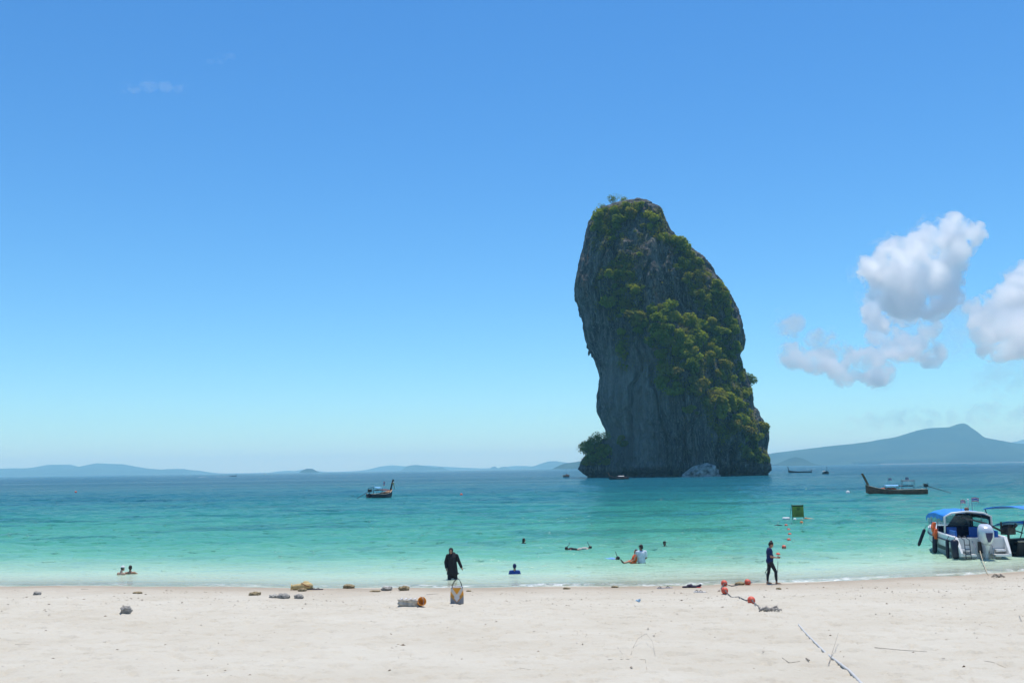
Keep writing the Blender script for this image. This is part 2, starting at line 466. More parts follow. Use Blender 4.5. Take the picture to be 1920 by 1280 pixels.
ISL = [
    ([(-420, 893), (-300, 880), (-160, 876), (0, 877.5), (40, 877), (70, 875), (88, 870.5), (130, 870), (145, 875), (160, 871), (180, 867.5), (230, 869.5), (260, 875), (280, 878), (300, 879.5), (312, 878), (345, 878), (358, 884), (382, 888)], 11500, 2600, 1, 0.03),
    ([(505, 886.5), (520, 883), (540, 881.5), (552, 882.5), (566, 879.5), (590, 881), (606, 884.2), (660, 885.5)], 13500, 1200, 2, 0.05),
    ([(566, 886), (569, 880), (575, 877.5), (586, 878), (592, 882), (596, 885.7)], 6500, 320, 3, 0.04),
    ([(640, 884.5), (690, 880), (715, 873.5), (735, 871.5), (760, 873.5), (800, 872), (850, 875), (900, 877.5), (940, 876), (960, 873), (985, 872.5), (1010, 875), (1060, 877)], 14500, 2600, 4, 0.03),
    ([(755, 883.5), (760, 875), (766, 872), (780, 870.5), (800, 873.5), (818, 876), (828, 874.5), (838, 879), (842, 883)], 10500, 900, 5, 0.04),
    ([(915, 881.5), (922, 875), (928, 873.5), (934, 878), (940, 875), (948, 873.8), (956, 878), (970, 879.5), (978, 876.5), (990, 877), (1000, 873), (1015, 868.5), (1028, 865), (1040, 864), (1060, 866), (1090, 872)], 12000, 1200, 6, 0.05),
    ([(1036, 880), (1042, 874.5), (1050, 870.5), (1062, 867.5), (1078, 865.5), (1100, 862), (1180, 858), (1260, 866), (1330, 875)], 5600, 900, 7, 0.05),
    ([(1380, 872), (1440, 850), (1500, 842), (1560, 835), (1600, 831), (1640, 825.5), (1680, 818), (1720, 806), (1745, 801.5), (1780, 799), (1792, 795), (1802, 792.5), (1809, 792), (1814, 797), (1820, 806), (1830, 812), (1842, 818), (1875, 824), (1900, 829), (1960, 836), (2060, 842), (2200, 850), (2330, 862)], 7000, 1900, 8, 0.012, (1565, 2330)),
    ([(1455, 871.5), (1466, 865), (1480, 858.5), (1492, 855.5), (1505, 858), (1516, 864), (1530, 870.5)], 5200, 350, 9, 0.05),
    ([(1870, 860), (1900, 828), (1920, 823), (1950, 822), (2000, 832), (2080, 858)], 13000, 2000, 10, 0.03),
]
for a in ISL: island(*a)

# ------------------------------------------------------------------ the limestone stack
YC = 500.0
SIL = [(379, 1188, 1206), (383, 1166, 1216), (388, 1142, 1226), (395, 1122, 1236), (410, 1109, 1243), (435, 1101, 1252), (447, 1099, 1262), (455, 1097, 1272), (475, 1093, 1299), (490, 1090, 1317), (505, 1086, 1328), (520, 1083, 1336),
       (533, 1080, 1347), (545, 1079, 1354), (555, 1080, 1361), (566, 1085, 1366), (575, 1091, 1371), (590, 1095, 1375), (610, 1099, 1379), (628, 1103, 1384), (640, 1106, 1387), (655, 1112, 1386), (668, 1117, 1382), (675, 1119, 1379), (690, 1123, 1383),
       (705, 1126, 1391), (720, 1125, 1398), (735, 1122, 1402), (760, 1122, 1404), (775, 1126, 1411), (790, 1132, 1419), (803, 1138, 1426), (812, 1141, 1430), (825, 1146, 1431), (845, 1147, 1428), (870, 1146, 1424), (893, 1146, 1422), (915, 1146, 1422)]
_sz = np.array([at((a + b_) / 2, p, YC).z for p, a, b_ in SIL])
_sl = np.array([at(a, p, YC).x for p, a, b_ in SIL]); _sr = np.array([at(b_, p, YC).x for p, a, b_ in SIL])
_o = np.argsort(_sz); _sz, _sl, _sr = _sz[_o], _sl[_o], _sr[_o]
CI = np.array(CR3.transposed())
def project(P):
    d = (P - np.array(CAM)) @ CI.T
    return 960 + F * d[..., 0] / -d[..., 2], 640 - F * d[..., 1] / -d[..., 2]
# how far the front of the stack stands out (metres), on a net of photograph points
_gx = np.array([1070, 1110, 1150, 1190, 1220, 1250, 1285, 1320, 1360, 1400, 1440], float)
_gy = np.array([380, 420, 470, 520, 560, 600, 640, 700, 760, 820, 870, 893], float)
_gv = np.array([
    [0, 0, 0, 1, 1, 0, 0, 0, 0, 0, 0],
    [0, 0, 1, 2, 5, 0, -4, -6, 0, 0, 0],
    [0, 0, 2, 3, 7, -1, -7, -9, -6, 0, 0],
    [0, 0, 3, 6, 8, -1, -6, -7, -5, 0, 0],
    [0, 0, 3, 9, 7, 0, -5, -4, -3, 0, 0],
    [0, 0, 2, 8, 11, 6, 1, -1, -2, 0, 0],
    [0, 0, 2, 7, 13, 14, 10, 5, 0, 0, 0],
    [0, 1, 4, 6, 10, 18, 19, 15, 7, 0, 0],
    [0, 1, 4, 5, 7, 13, 21, 22, 16, 6, 0],
    [0, 1, 3, 5, 6, 10, 16, 23, 22, 11, 0],
    [0, 1, 2, 5, 6, 10, 16, 21, 20, 12, 0],
    [0, 1, 2, 4, 6, 10, 16, 20, 19, 12, 0]], float)
def front_relief(px, py):
    i = np.clip(np.searchsorted(_gy, py) - 1, 0, len(_gy) - 2); j = np.clip(np.searchsorted(_gx, px) - 1, 0, len(_gx) - 2)
    ty = np.clip((py - _gy[i]) / (_gy[i + 1] - _gy[i]), 0, 1); tx = np.clip((px - _gx[j]) / (_gx[j + 1] - _gx[j]), 0, 1)
    ty = ty * ty * (3 - 2 * ty); tx = tx * tx * (3 - 2 * tx)
    return (_gv[i, j] * (1 - ty) + _gv[i + 1, j] * ty) * (1 - tx) + (_gv[i, j + 1] * (1 - ty) + _gv[i + 1, j + 1] * ty) * tx

m_rock, nt, out = new_mat('limestone')
v = mapping(nt); vs_ = mapping(nt, (1.0, 1.0, 0.12))
streak = noise(nt, 0.35, 6, 0.65, vs_, 0.6); n1 = noise(nt, 0.05, 5, 0.6, v); n2 = noise(nt, 0.9, 6, 0.7, v); n3 = noise(nt, 0.10, 4, 0.6, mapping(nt, (1, 1, 0.5)), 0.5)
c1 = ramp(nt, [(0.34, (0.026, 0.027, 0.026)), (0.50, (0.095, 0.094, 0.087)), (0.66, (0.27, 0.26, 0.235))], streak.outputs[0])
c2 = mixc(nt, c1.outputs[0], (0.055, 0.058, 0.056), ramp(nt, [(0.48, (0, 0, 0)), (0.68, (0.75,) * 3)], n1.outputs[0]).outputs[0])
c2 = mixc(nt, c2, (0.36, 0.21, 0.12), ramp(nt, [(0.59, (0, 0, 0)), (0.70, (0.6,) * 3)], n3.outputs[0]).outputs[0])
c2 = mixc(nt, c2, (0.035, 0.036, 0.034), ramp(nt, [(0.56, (0, 0, 0)), (0.72, (0.6,) * 3)], n2.outputs[0]).outputs[0])
fine = noise(nt, 1.5, 5, 0.7, mapping(nt, (1.0, 1.0, 0.10)), 0.8)
c2 = mixc(nt, c2, (0.022, 0.022, 0.021), ramp(nt, [(0.52, (0, 0, 0)), (0.64, (0.75,) * 3)], fine.outputs[0]).outputs[0])
c2 = mixc(nt, c2, (0.34, 0.325, 0.29), ramp(nt, [(0.36, (0.9,) * 3), (0.46, (0, 0, 0))], fine.outputs[0]).outputs[0])
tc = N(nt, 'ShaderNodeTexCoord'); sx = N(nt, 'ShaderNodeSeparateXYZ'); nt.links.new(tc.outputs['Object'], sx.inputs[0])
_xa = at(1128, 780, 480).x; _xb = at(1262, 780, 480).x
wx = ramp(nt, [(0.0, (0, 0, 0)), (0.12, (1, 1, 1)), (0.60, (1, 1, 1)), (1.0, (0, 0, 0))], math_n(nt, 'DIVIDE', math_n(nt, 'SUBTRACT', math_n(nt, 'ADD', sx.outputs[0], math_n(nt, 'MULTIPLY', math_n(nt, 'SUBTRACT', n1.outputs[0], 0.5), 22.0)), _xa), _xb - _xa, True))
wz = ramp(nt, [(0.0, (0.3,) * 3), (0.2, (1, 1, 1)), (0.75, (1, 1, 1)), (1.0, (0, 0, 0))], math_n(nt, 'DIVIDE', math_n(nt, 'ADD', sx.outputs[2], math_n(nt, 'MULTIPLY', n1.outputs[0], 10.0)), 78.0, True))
c2 = mixc(nt, c2, mixc(nt, c1.outputs[0], (0.36, 0.355, 0.33), 0.5), math_n(nt, 'MULTIPLY', math_n(nt, 'MULTIPLY', wx.outputs[0], wz.outputs[0]), 0.8))   # paler zone on the lower wall below the overhang
tide = ramp(nt, [(0.0, (1, 1, 1)), (0.55, (0.85,) * 3), (1.0, (0, 0, 0))], math_n(nt, 'DIVIDE', math_n(nt, 'ADD', sx.outputs[2], math_n(nt, 'MULTIPLY', n2.outputs[0], 1.5)), 4.5, True))
c2 = mixc(nt, c2, (0.035, 0.034, 0.030), tide.outputs[0])
b = N(nt, 'ShaderNodeBsdfPrincipled'); nt.links.new(c2, b.inputs['Base Color']); b.inputs['Roughness'].default_value = 0.9; b.inputs['Specular IOR Level'].default_value = 0.2
bp = N(nt, 'ShaderNodeBump'); bp.inputs['Strength'].default_value = 1.0; bp.inputs['Distance'].default_value = 1.4
nt.links.new(math_n(nt, 'SUBTRACT', math_n(nt, 'ADD', streak.outputs[0], n2.outputs[0]), math_n(nt, 'MULTIPLY', fine.outputs[0], 0.7)), bp.inputs['Height']); nt.links.new(bp.outputs[0], b.inputs['Normal'])
nt.links.new(b.outputs[0], out.inputs['Surface'])

def crag(P, Nn, k=1.0):
    """Limestone relief along the outward normal: big facets, vertical flutes, ledges, pits."""
    x, y, z = P[..., 0], P[..., 1], P[..., 2]
    wx_ = x + 3.0 * fbm(x / 11, y / 11, z / 16, 3); wz_ = z + 5.0 * fbm(x / 13 + 5, y / 13, z / 13, 3)
    d = 2.8 * fbm(x / 22, y / 22, z / 30, 3)
    d = d + 1.9 * ridged(wx_ / 13, y / 13, z / 75, 2, 0.5)                 # aretes and gullies
    d = d + 0.9 * ridged(wx_ / 4.6, y / 4.6, z / 30, 3, 0.6)               # flutes
    saw = (wz_ / 11.0) % 1.0; saw2 = (wz_ / 4.7 + 0.3 * pnoise(x / 7, y / 7, 0)) % 1.0
    d = d + (1.7 * saw + 0.8 * saw2 - 1.2) * sstep(-0.15, 0.35, pnoise(x / 17, y / 17 + 3, z / 24))   # overhanging ledges
    d = d + 1.0 * fbm(x / 3.6, y / 3.6, z / 5.5, 4, 0.65)
    gul = np.abs(pnoise(wx_ / 17 + 4, y / 17, z / 90))
    d = d - 3.4 * (1 - sstep(0.0, 0.13, gul))                               # deep clefts
    return d * k

def stack_mesh():
    zz = np.concatenate([np.linspace(-4, 8, 46)[:-1], np.linspace(8, _sz[-1], 400)])
    th = np.concatenate([np.linspace(PI, 2 * PI, 500)[:-1], np.linspace(2 * PI, 3 * PI, 130)[:-1]])
    L = np.interp(zz, _sz, _sl); Rr = np.interp(zz, _sz, _sr)
    for _ in range(2): L[1:-1] = (L[:-2] + 2 * L[1:-1] + L[2:]) / 4; Rr[1:-1] = (Rr[:-2] + 2 * Rr[1:-1] + Rr[2:]) / 4
    cx = (L + Rr) / 2; a = (Rr - L) / 2
    bdep = 0.62 * a + 2.0
    e = 2.0 / 2.7
    c, s = np.cos(th), np.sin(th)
    ux = np.sign(c) * np.abs(c)**e; uy = np.sign(s) * np.abs(s)**e
    X = cx[:, None] + a[:, None] * ux[None]; Y = YC + bdep[:, None] * uy[None]; Z = np.repeat(zz[:, None], len(th), 1)
    P = np.stack([X, Y, Z], -1)
    nx = c[None] / a[:, None]; ny = s[None] / bdep[:, None]; nn = np.sqrt(nx**2 + ny**2)
    Nn = np.stack([nx / nn, ny / nn, np.zeros_like(nx)], -1)
    px, py = project(P)
    fr = front_relief(px, py) * np.clip(-uy, 0, 1)[None]
    P[..., 1] -= fr
    side = np.abs(ux)[None]**3
    d = crag(P, Nn) * (1 - 0.62 * side)
    top = sstep(_sz[-1] - 9, _sz[-1], zz)[:, None]
    d = d * (1 - 0.5 * top)
    # tidal notch
    d = d - 3.4 * np.exp(-((Z - 0.8) / 2.0)**2) * np.clip(-uy + 0.35, 0, 1)[None] + 0.9 * np.exp(-((Z - 5.0) / 1.6)**2)
    P = P + Nn * d[..., None]
    # cave cleft beside the right-hand outcrop
    px, py = project(P)
    cl = np.exp(-((px - 1374 - (py - 850) * 0.05) / 5.0)**2) * sstep(826, 846, py) * np.clip(-uy, 0, 1)[None]
    P[..., 1] += 7.0 * cl
    P[..., 2] += 0.55 * pnoise(P[..., 0] / 5, P[..., 1] / 5, Z / 4) * sstep(6, 12, Z)
    # close the top
    capc = P[-1].mean(0)
    rows = [P]
    for q in (0.7, 0.4, 0.12):
        row = capc + (P[-1] - capc) * q
        row[:, 2] += 1.5 * (1 - q) + 0.8 * fbm(row[:, 0] / 4, row[:, 1] / 4, q, 3)
        rows.append(row[None])
    P = np.concatenate(rows, 0)
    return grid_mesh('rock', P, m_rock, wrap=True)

def outcrop_mesh(pts, Yc, b_k, seed, res=(70, 150), veg=1.0):
    """A low undercut block of the same limestone; pts = (py, left, right) of its outline."""
    z = np.array([at((a + b_) / 2, p, Yc).z for p, a, b_ in pts]); l = np.array([at(a, p, Yc).x for p, a, b_ in pts]); r = np.array([at(b_, p, Yc).x for p, a, b_ in pts])
    o = np.argsort(z); z, l, r = z[o], l[o], r[o]
    zz = np.linspace(-3, z[-1], res[0]); th = np.linspace(0, 2 * PI, res[1] + 1)[:-1]
    L = np.interp(zz, z, l); Rr = np.interp(zz, z, r); cx = (L + Rr) / 2; a = (Rr - L) / 2; bd = a * b_k
    c, s = np.cos(th), np.sin(th); e = 2 / 2.4
    P = np.stack([cx[:, None] + a[:, None] * (np.sign(c) * np.abs(c)**e)[None], Yc + bd[:, None] * (np.sign(s) * np.abs(s)**e)[None], np.repeat(zz[:, None], len(th), 1)], -1)
    Nn = np.stack([np.repeat(c[None], len(zz), 0), np.repeat(s[None], len(zz), 0), np.zeros((len(zz), len(th)))], -1)
    x, y, Z = P[..., 0] + seed * 31, P[..., 1], P[..., 2]
    d = 0.9 * fbm(x / 7, y / 7, Z / 7, 3) + 0.5 * ridged(x / 3, y / 3, Z / 8, 3) + 0.45 * fbm(x / 1.6, y / 1.6, Z / 1.6, 4) - 0.5
    d = d - 1.5 * np.exp(-((Z - 0.6) / 1.3)**2)
    P = P + Nn * d[..., None]
    capc = P[-1].mean(0)
    rows = [P]
    for q in (0.66, 0.33, 0.06):
        row = capc + (P[-1] - capc) * q; row[:, 2] += 0.7 * (1 - q) + 0.5 * fbm(row[:, 0] / 2, row[:, 1] / 2, q, 3); rows.append(row[None])
    return grid_mesh('outcrop', np.concatenate(rows, 0), m_rock, wrap=True)

stack_root = empty('limestone_stack', (at(1280, 893, YC).x, YC, 0))
tag(stack_root, 'towering grey limestone sea stack overgrown with green shrubs, rising from the sea', 'sea stack')
def keep_world(o, root):
    o.parent = root; o.matrix_parent_inverse = Matrix.Translation(-root.location)
    return o
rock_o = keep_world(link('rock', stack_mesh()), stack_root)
left_out = keep_world(link('outcrop', outcrop_mesh([(822, 1132, 1146), (830, 1120, 1150), (842, 1104, 1156), (855, 1094, 1160), (868, 1087, 1164), (878, 1084, 1166), (886, 1090, 1166), (894, 1096, 1166), (905, 1097, 1166)], 478, 0.55, 3)), stack_root)
right_out = keep_world(link('outcrop', outcrop_mesh([(838, 1405, 1430), (846, 1396, 1437), (856, 1388, 1441), (868, 1383, 1443), (880, 1381, 1444), (893, 1384, 1442), (905, 1385, 1442)], 470, 0.7, 5)), stack_root)
def stalactite(px, py, ln, r_, lean):
    a = at(px, py, 499.0); P = [a + Vector((2.0, 0, 2.5)), a + Vector((0.6, 0, 1.0)), a, a + Vector((lean * 0.4, 0, -ln * 0.4)), a + Vector((lean * 0.2, 0, -ln * 0.75)), a + Vector((lean, 0, -ln))]
    V, Fq = tube_arrays(P, [r_ * 1.8, r_ * 1.5, r_, r_ * 0.9, r_ * 0.55, r_ * 0.2], 9)
    V = V + 0.35 * r_ * np.stack([fbm(V[:, 0] / 1.2, V[:, 1] / 1.2, V[:, 2] / 1.2 + k, 3) for k in (0, 5, 9)], -1)
    keep_world(link('stalactite', raw_mesh('stalactite', V, Fq, m_rock)), stack_root)
for a_ in ((1089, 572, 2.6, 0.9, -0.3), (1086.5, 580, 4.2, 0.7, 0.5), (1093, 592, 3.0, 0.7, -0.5), (1107, 648, 3.6, 0.9, -0.6), (1109.5, 656, 4.0, 0.8, 0.2), (1104.5, 661, 1.6, 0.7, -0.4), (1121, 742, 2.6, 0.8, -0.2), (1122.5, 764, 2.2, 0.6, 0.1)): stalactite(*a_)
for o_ in (left_out, right_out): tag(o_, 'low undercut limestone block at the foot of the stack')

# ------------------------------------------------------------------ air
haze_m, nt, out = new_mat('haze')
pv = N(nt, 'ShaderNodeVolumePrincipled')
pv.inputs['Color'].default_value = (0.36, 0.79, 1.0, 1)
pv.inputs['Absorption Color'].default_value = (0.6, 1, 1, 1)     # clear air: it scatters far more than it soaks up
pv.inputs['Density'].default_value = 1.2e-4
pv.inputs['Anisotropy'].default_value = 0.0
nt.links.new(pv.outputs[0], out.inputs['Volume'])
def haze():
    x0, x1, y0, y1, z0, z1 = -21500, 21500, -400, 20900, -9.0, 320.0
    V = [(x0, y0, z0), (x1, y0, z0), (x1, y1, z0), (x0, y1, z0), (x0, y0, z1), (x1, y0, z1), (x1, y1, z1), (x0, y1, z1)]
    Fc = [(3, 2, 1, 0), (4, 5, 6, 7), (0, 1, 5, 4), (1, 2, 6, 5), (2, 3, 7, 6), (3, 0, 4, 7)]
    o = link('haze', mesh_from('haze', V, Fc, haze_m, False)); tag(o, 'thin blue sea haze over the whole bay', None, None, 'stuff')
    return o
haze_o = haze()

# ================================================================== GREENERY ON THE STACK
def leaf_mat(name, stops, trans=0.58):
    m, nt, out = new_mat(name)
    oi = N(nt, 'ShaderNodeObjectInfo')
    v = mapping(nt); n = noise(nt, 0.9, 3, 0.6, v)
    fac = math_n(nt, 'ADD', math_n(nt, 'MULTIPLY', oi.outputs['Random'], 0.9), math_n(nt, 'MULTIPLY', math_n(nt, 'SUBTRACT', n.outputs[0], 0.4), 0.7), True)
    c = ramp(nt, stops, fac)
    d = N(nt, 'ShaderNodeBsdfDiffuse'); t = N(nt, 'ShaderNodeBsdfTranslucent'); mx = N(nt, 'ShaderNodeMixShader'); mx.inputs[0].default_value = trans
    nt.links.new(c.outputs[0], d.inputs['Color'])
    nt.links.new(mixc(nt, c.outputs[0], (1.0, 1.0, 0.55), 1.0, 'MULTIPLY'), t.inputs['Color'])
    nt.links.new(d.outputs[0], mx.inputs[1]); nt.links.new(t.outputs[0], mx.inputs[2]); nt.links.new(mx.outputs[0], out.inputs['Surface'])
    return m
m_leaf = leaf_mat('shrub_leaves', [(0.0, (0.120, 0.170, 0.024)), (0.35, (0.220, 0.285, 0.034)), (0.6, (0.300, 0.345, 0.042)), (0.85, (0.270, 0.275, 0.045)), (1.0, (0.215, 0.185, 0.060))])
m_tree = leaf_mat('tree_leaves', [(0.0, (0.140, 0.195, 0.035)), (1.0, (0.250, 0.300, 0.060))], 0.5)
m_bark = simple_mat('bark', (0.16, 0.13, 0.10), 0.9, 0.3, 1.5)

def leaf_cards(pts, nrm, size, rs, droop=0.25):
    """Small bent quads at the given points, roughly facing outward."""
    n = len(pts)
    nr = nrm + np.array([0, 0, 0.7]) + rs.normal(size=(n, 3)) * 0.55; nr /= np.linalg.norm(nr, axis=1)[:, None]
    a = np.cross(nr, rs.normal(size=(n, 3))); a /= np.linalg.norm(a, axis=1)[:, None]
    b_ = np.cross(nr, a)
    sz = size * rs.uniform(0.6, 1.35, size=(n, 1))
    V = np.stack([pts - a * sz * 0.5, pts - b_ * sz * 0.34 - nr * sz * droop * 0.3, pts + a * sz * 0.5, pts + b_ * sz * 0.34 - nr * sz * droop * 0.3], 1).reshape(-1, 3)
    return V, np.arange(4 * n).reshape(-1, 4)
def crown_points(rs, n, lobes, flat=0.8):
    c = []
    for _ in range(lobes):
        d = rs.normal(size=3); d /= np.linalg.norm(d); r = rs.uniform(0.25, 0.62)
        c.append((d * r * np.array([1, 1, flat]) + np.array([0, 0, 0.15]), rs.uniform(0.32, 0.52)))
    P, Q = [], []
    per = n // lobes
    for ctr, r in c:
        d = rs.normal(size=(per, 3)); d /= np.linalg.norm(d, axis=1)[:, None]
        rad = r * (0.55 + 0.45 * rs.uniform(size=(per, 1))**0.5) * (1 + 0.25 * rs.normal(size=(per, 1)) * 0.5)
        P.append(ctr + d * rad * np.array([1, 1, 0.85])); Q.append(d)
    return np.concatenate(P), np.concatenate(Q)
def join_arrays(items):
    V, Fs, o = [], [], 0
    for v_, f_ in items:
        V.append(v_); Fs.append(f_ + o); o += len(v_)
    return np.concatenate(V), np.concatenate(Fs)
def stem_mesh(name, rs, h, r, limbs, spread):
    it = []
    p = np.array([[0, 0, -0.35 * h], [0.02, 0.01, 0.0], [0.05 * h * rs.normal(), 0.05 * h * rs.normal(), 0.5 * h], [0.08 * h * rs.normal(), 0.08 * h * rs.normal(), h]])
    it.append(tube_arrays(p, [r * 1.2, r, r * 0.7, r * 0.35]))
    for k in range(limbs):
        a = 2 * PI * k / limbs + rs.uniform(-0.4, 0.4); z0 = h * rs.uniform(0.35, 0.8)
        e = np.array([math.cos(a) * spread * rs.uniform(0.6, 1.0), math.sin(a) * spread * rs.uniform(0.6, 1.0), z0 + h * rs.uniform(0.25, 0.6)])
        s0 = np.array([0, 0, z0]); it.append(tube_arrays(np.array([s0, s0 * 0.45 + e * 0.55 + np.array([0, 0, 0.05 * h]), e]), [r * 0.55, r * 0.38, r * 0.15], 5))
    V, Fq = join_arrays(it)
    return raw_mesh(name, V, Fq, m_bark)
SHRUBS = []
for i in range(9):
    rs = np.random.RandomState(100 + i)
    P, Q = crown_points(rs, 560, rs.randint(4, 8), 0.75)
    P = P * np.array([1, 1, 0.85]) + np.array([0, 0, 0.25])
    V, Fq = leaf_cards(P, Q, 0.24, rs)
    SHRUBS.append((raw_mesh('foliage', V, Fq, m_leaf, False), stem_mesh('stem', rs, 0.5, 0.05, 4, 0.5)))
TREES = []
for i in range(4):
    rs = np.random.RandomState(300 + i)
    P, Q = crown_points(rs, 900 if i < 2 else 330, 8, 0.8)
    P = P * np.array([1, 1, 0.9]) + np.array([0, 0, 0.95])
    V, Fq = leaf_cards(P, Q, 0.15 if i < 2 else 0.13, rs)
    TREES.append((raw_mesh('crown', V, Fq, m_tree, False), stem_mesh('trunk', rs, 0.95, 0.05, 7, 0.6)))

rock_parts = [rock_o, left_out, right_out]
BV = []
for o_ in rock_parts:
    me = o_.data
    co = np.zeros(len(me.vertices) * 3, np.float32); me.vertices.foreach_get('co', co)
    pv_ = np.zeros(len(me.loops), np.int32); me.loops.foreach_get('vertex_index', pv_)
    BV.append(BVHTree.FromPolygons(co.reshape(-1, 3).tolist(), pv_.reshape(-1, 4).tolist()))
def hit_rock(px, py):
    d = ray(px, py); best = None
    for b_ in BV:
        h = b_.ray_cast(CAM, d.normalized())
        if h[0] is not None and (best is None or h[3] < best[2]): best = (h[0], h[1] if h[1].dot(d) < 0 else -h[1], h[3])
    return best
def in_poly(p, poly):
    x, y = p; c = False; j = len(poly) - 1
    for i in range(len(poly)):
        xi, yi = poly[i]; xj, yj = poly[j]
        if (yi > y) != (yj > y) and x < (xj - xi) * (y - yi) / (yj - yi) + xi: c = not c
        j = i
    return c
# patches of growth: outline on the stack, how many shrubs, smallest and largest crown radius in metres
VEG = [
    ([(1112, 412), (1128, 396), (1150, 388), (1185, 382), (1205, 390), (1190, 410), (1162, 425), (1142, 452), (1122, 442)], 26, 1.6, 3.0),
    ([(1205, 392), (1240, 392), (1250, 438), (1268, 462), (1235, 452), (1212, 436)], 13, 1.4, 2.6),
    ([(1255, 440), (1300, 476), (1340, 528), (1345, 548), (1365, 562), (1378, 612), (1385, 650), (1362, 680), (1335, 610), (1300, 560), (1275, 500)], 56, 1.5, 3.2),
    ([(1118, 520), (1160, 470), (1185, 480), (1190, 530), (1203, 560), (1172, 588), (1140, 575), (1150, 530)], 26, 1.5, 3.2),
    ([(1185, 595), (1215, 568), (1260, 580), (1290, 600), (1330, 610), (1350, 645), (1380, 680), (1400, 720), (1405, 770), (1425, 800), (1433, 835), (1400, 838), (1388, 800), (1352, 832), (1330, 795), (1320, 760), (1300, 740), (1270, 735), (1245, 728), (1232, 700), (1236, 660), (1220, 640), (1195, 622)], 104, 1.9, 4.3),
    ([(1155, 650), (1172, 612), (1180, 640), (1174, 695), (1162, 690)], 9, 1.2, 2.2),
    ([(1278, 758), (1306, 762), (1304, 775), (1276, 778)], 4, 1.2, 2.0),
    ([(1168, 815), (1178, 815), (1178, 840), (1170, 840)], 2, 1.0, 1.6),
    ([(1108, 440), (1205, 425), (1215, 600), (1120, 600)], 18, 0.9, 1.8),
    ([(1388, 835), (1432, 838), (1442, 860), (1425, 868), (1392, 858)], 13, 1.4, 2.6),
    ([(1250, 436), (1300, 470), (1340, 522), (1362, 552), (1378, 600), (1388, 645), (1380, 668), (1400, 712), (1406, 762), (1430, 805), (1436, 840), (1426, 838), (1416, 800), (1394, 762), (1388, 712), (1366, 668), (1374, 645), (1364, 600), (1348, 556), (1326, 525), (1290, 480)], 24, 1.4, 2.6),
    ([(1092, 852), (1112, 835), (1140, 835), (1146, 862), (1110, 872), (1090, 868)], 15, 1.4, 2.6),
]
def add_plant(kind, src, loc, rad, lean, label, cat, group, rz, stretch=1.0):
    root = empty(kind, loc)
    root.rotation_euler = (lean[0], lean[1], rz)
    root.scale = (rad, rad, rad * stretch)
    tag(root, label, cat, group)
    names = ('foliage', 'stem') if kind == 'shrub' else ('crown', 'trunk')
    for nm, me in zip(names, src): link(nm, me, root)
    return root
rnd = random.Random(11)
VG = {0: 'shrub on the flat top of the limestone stack', 1: 'shrub on the flat top of the limestone stack', 2: 'shrub on the sloping right shoulder of the limestone stack',
      3: 'shrub on the grey upper left face of the limestone stack', 8: 'shrub on the grey upper left face of the limestone stack',
      4: 'green shrub in the thick diagonal belt of growth down the limestone stack', 5: 'shrub hanging in a thin strand down the bare lower cliff', 6: 'shrub hanging in a thin strand down the bare lower cliff', 7: 'shrub hanging in a thin strand down the bare lower cliff',
      9: 'shrub on the low block at the right foot of the stack', 10: 'shrub growing out of the steep outer edge of the limestone stack', 11: 'shrub on the low block at the left foot of the stack'}
GROW = []
for vi, (poly, cnt, r0, r1) in enumerate(VEG):
    xs = [p[0] for p in poly]; ys = [p[1] for p in poly]
    made = 0; tries = 0; got = []
    while made < cnt and tries < cnt * 60:
        tries += 1
        q = (rnd.uniform(min(xs), max(xs)), rnd.uniform(min(ys), max(ys)))
        if not in_poly(q, poly): continue
        if any((q[0] - g[0])**2 + (q[1] - g[1])**2 < (r0 * 3.4)**2 for g in got) and tries < cnt * 40: continue
        h = hit_rock(*q)
        if h is None: continue
        got.append(q); made += 1
        rad = (r0 + (r1 - r0) * rnd.random()) * rnd.choice((0.8, 1.1, 1.3, 1.6, 2.0))
        nrm = h[1]
        loc = h[0] + nrm * rad * 0.4 - Vector((0, 0, rad * 0.2))
        add_plant('shrub', SHRUBS[rnd.randrange(len(SHRUBS))], loc, rad, (-nrm.y * -0.35, nrm.x * 0.35), VG[vi], 'shrub', VG[vi].replace('green shrub', 'shrubs').replace('shrub ', 'shrubs '), rnd.uniform(0, 6.28), rnd.uniform(0.8, 1.25))
# the creeping cover between them: small leaves by the thousand
def creepers():
    rs = np.random.RandomState(5); r2 = random.Random(77)
    P, Q = [], []
    wt = [(VEG[i][0], n) for i, n in ((0, 1400), (1, 700), (2, 3600), (3, 1300), (4, 6500), (5, 360), (8, 1000), (9, 550), (11, 550))]
    wt.append(([(1100, 400), (1240, 400), (1380, 600), (1425, 830), (1340, 850), (1230, 740), (1110, 600)], 700))
    for poly, n in wt:
        xs = [p[0] for p in poly]; ys = [p[1] for p in poly]; k = 0; t_ = 0
        while k < n and t_ < n * 12:
            t_ += 1
            q = (r2.uniform(min(xs) - 3, max(xs) + 3), r2.uniform(min(ys), max(ys)))
            if not in_poly(q, poly): continue
            pn = float(pnoise(q[0] / 14, q[1] / 22, 0.5)) + 0.6 * float(pnoise(q[0] / 5, q[1] / 9, 3.5))
            if pn < -0.02: continue
            h = hit_rock(*q)
            if h is None: continue
            k += 1
            for _ in range(3):
                P.append(np.array(h[0]) + np.array(h[1]) * r2.uniform(0.05, 0.6) + rs.normal(size=3) * 0.55); Q.append(np.array(h[1]) * 0.7 + np.array([0, 0, 0.7]))
    V, Fq = leaf_cards(np.array(P), np.array(Q), 0.75, rs)
    o = keep_world(link('creeper_cover', raw_mesh('creeper_cover', V, Fq, m_leaf, False)), stack_root)
    tag(o, kind='stuff')
creepers()
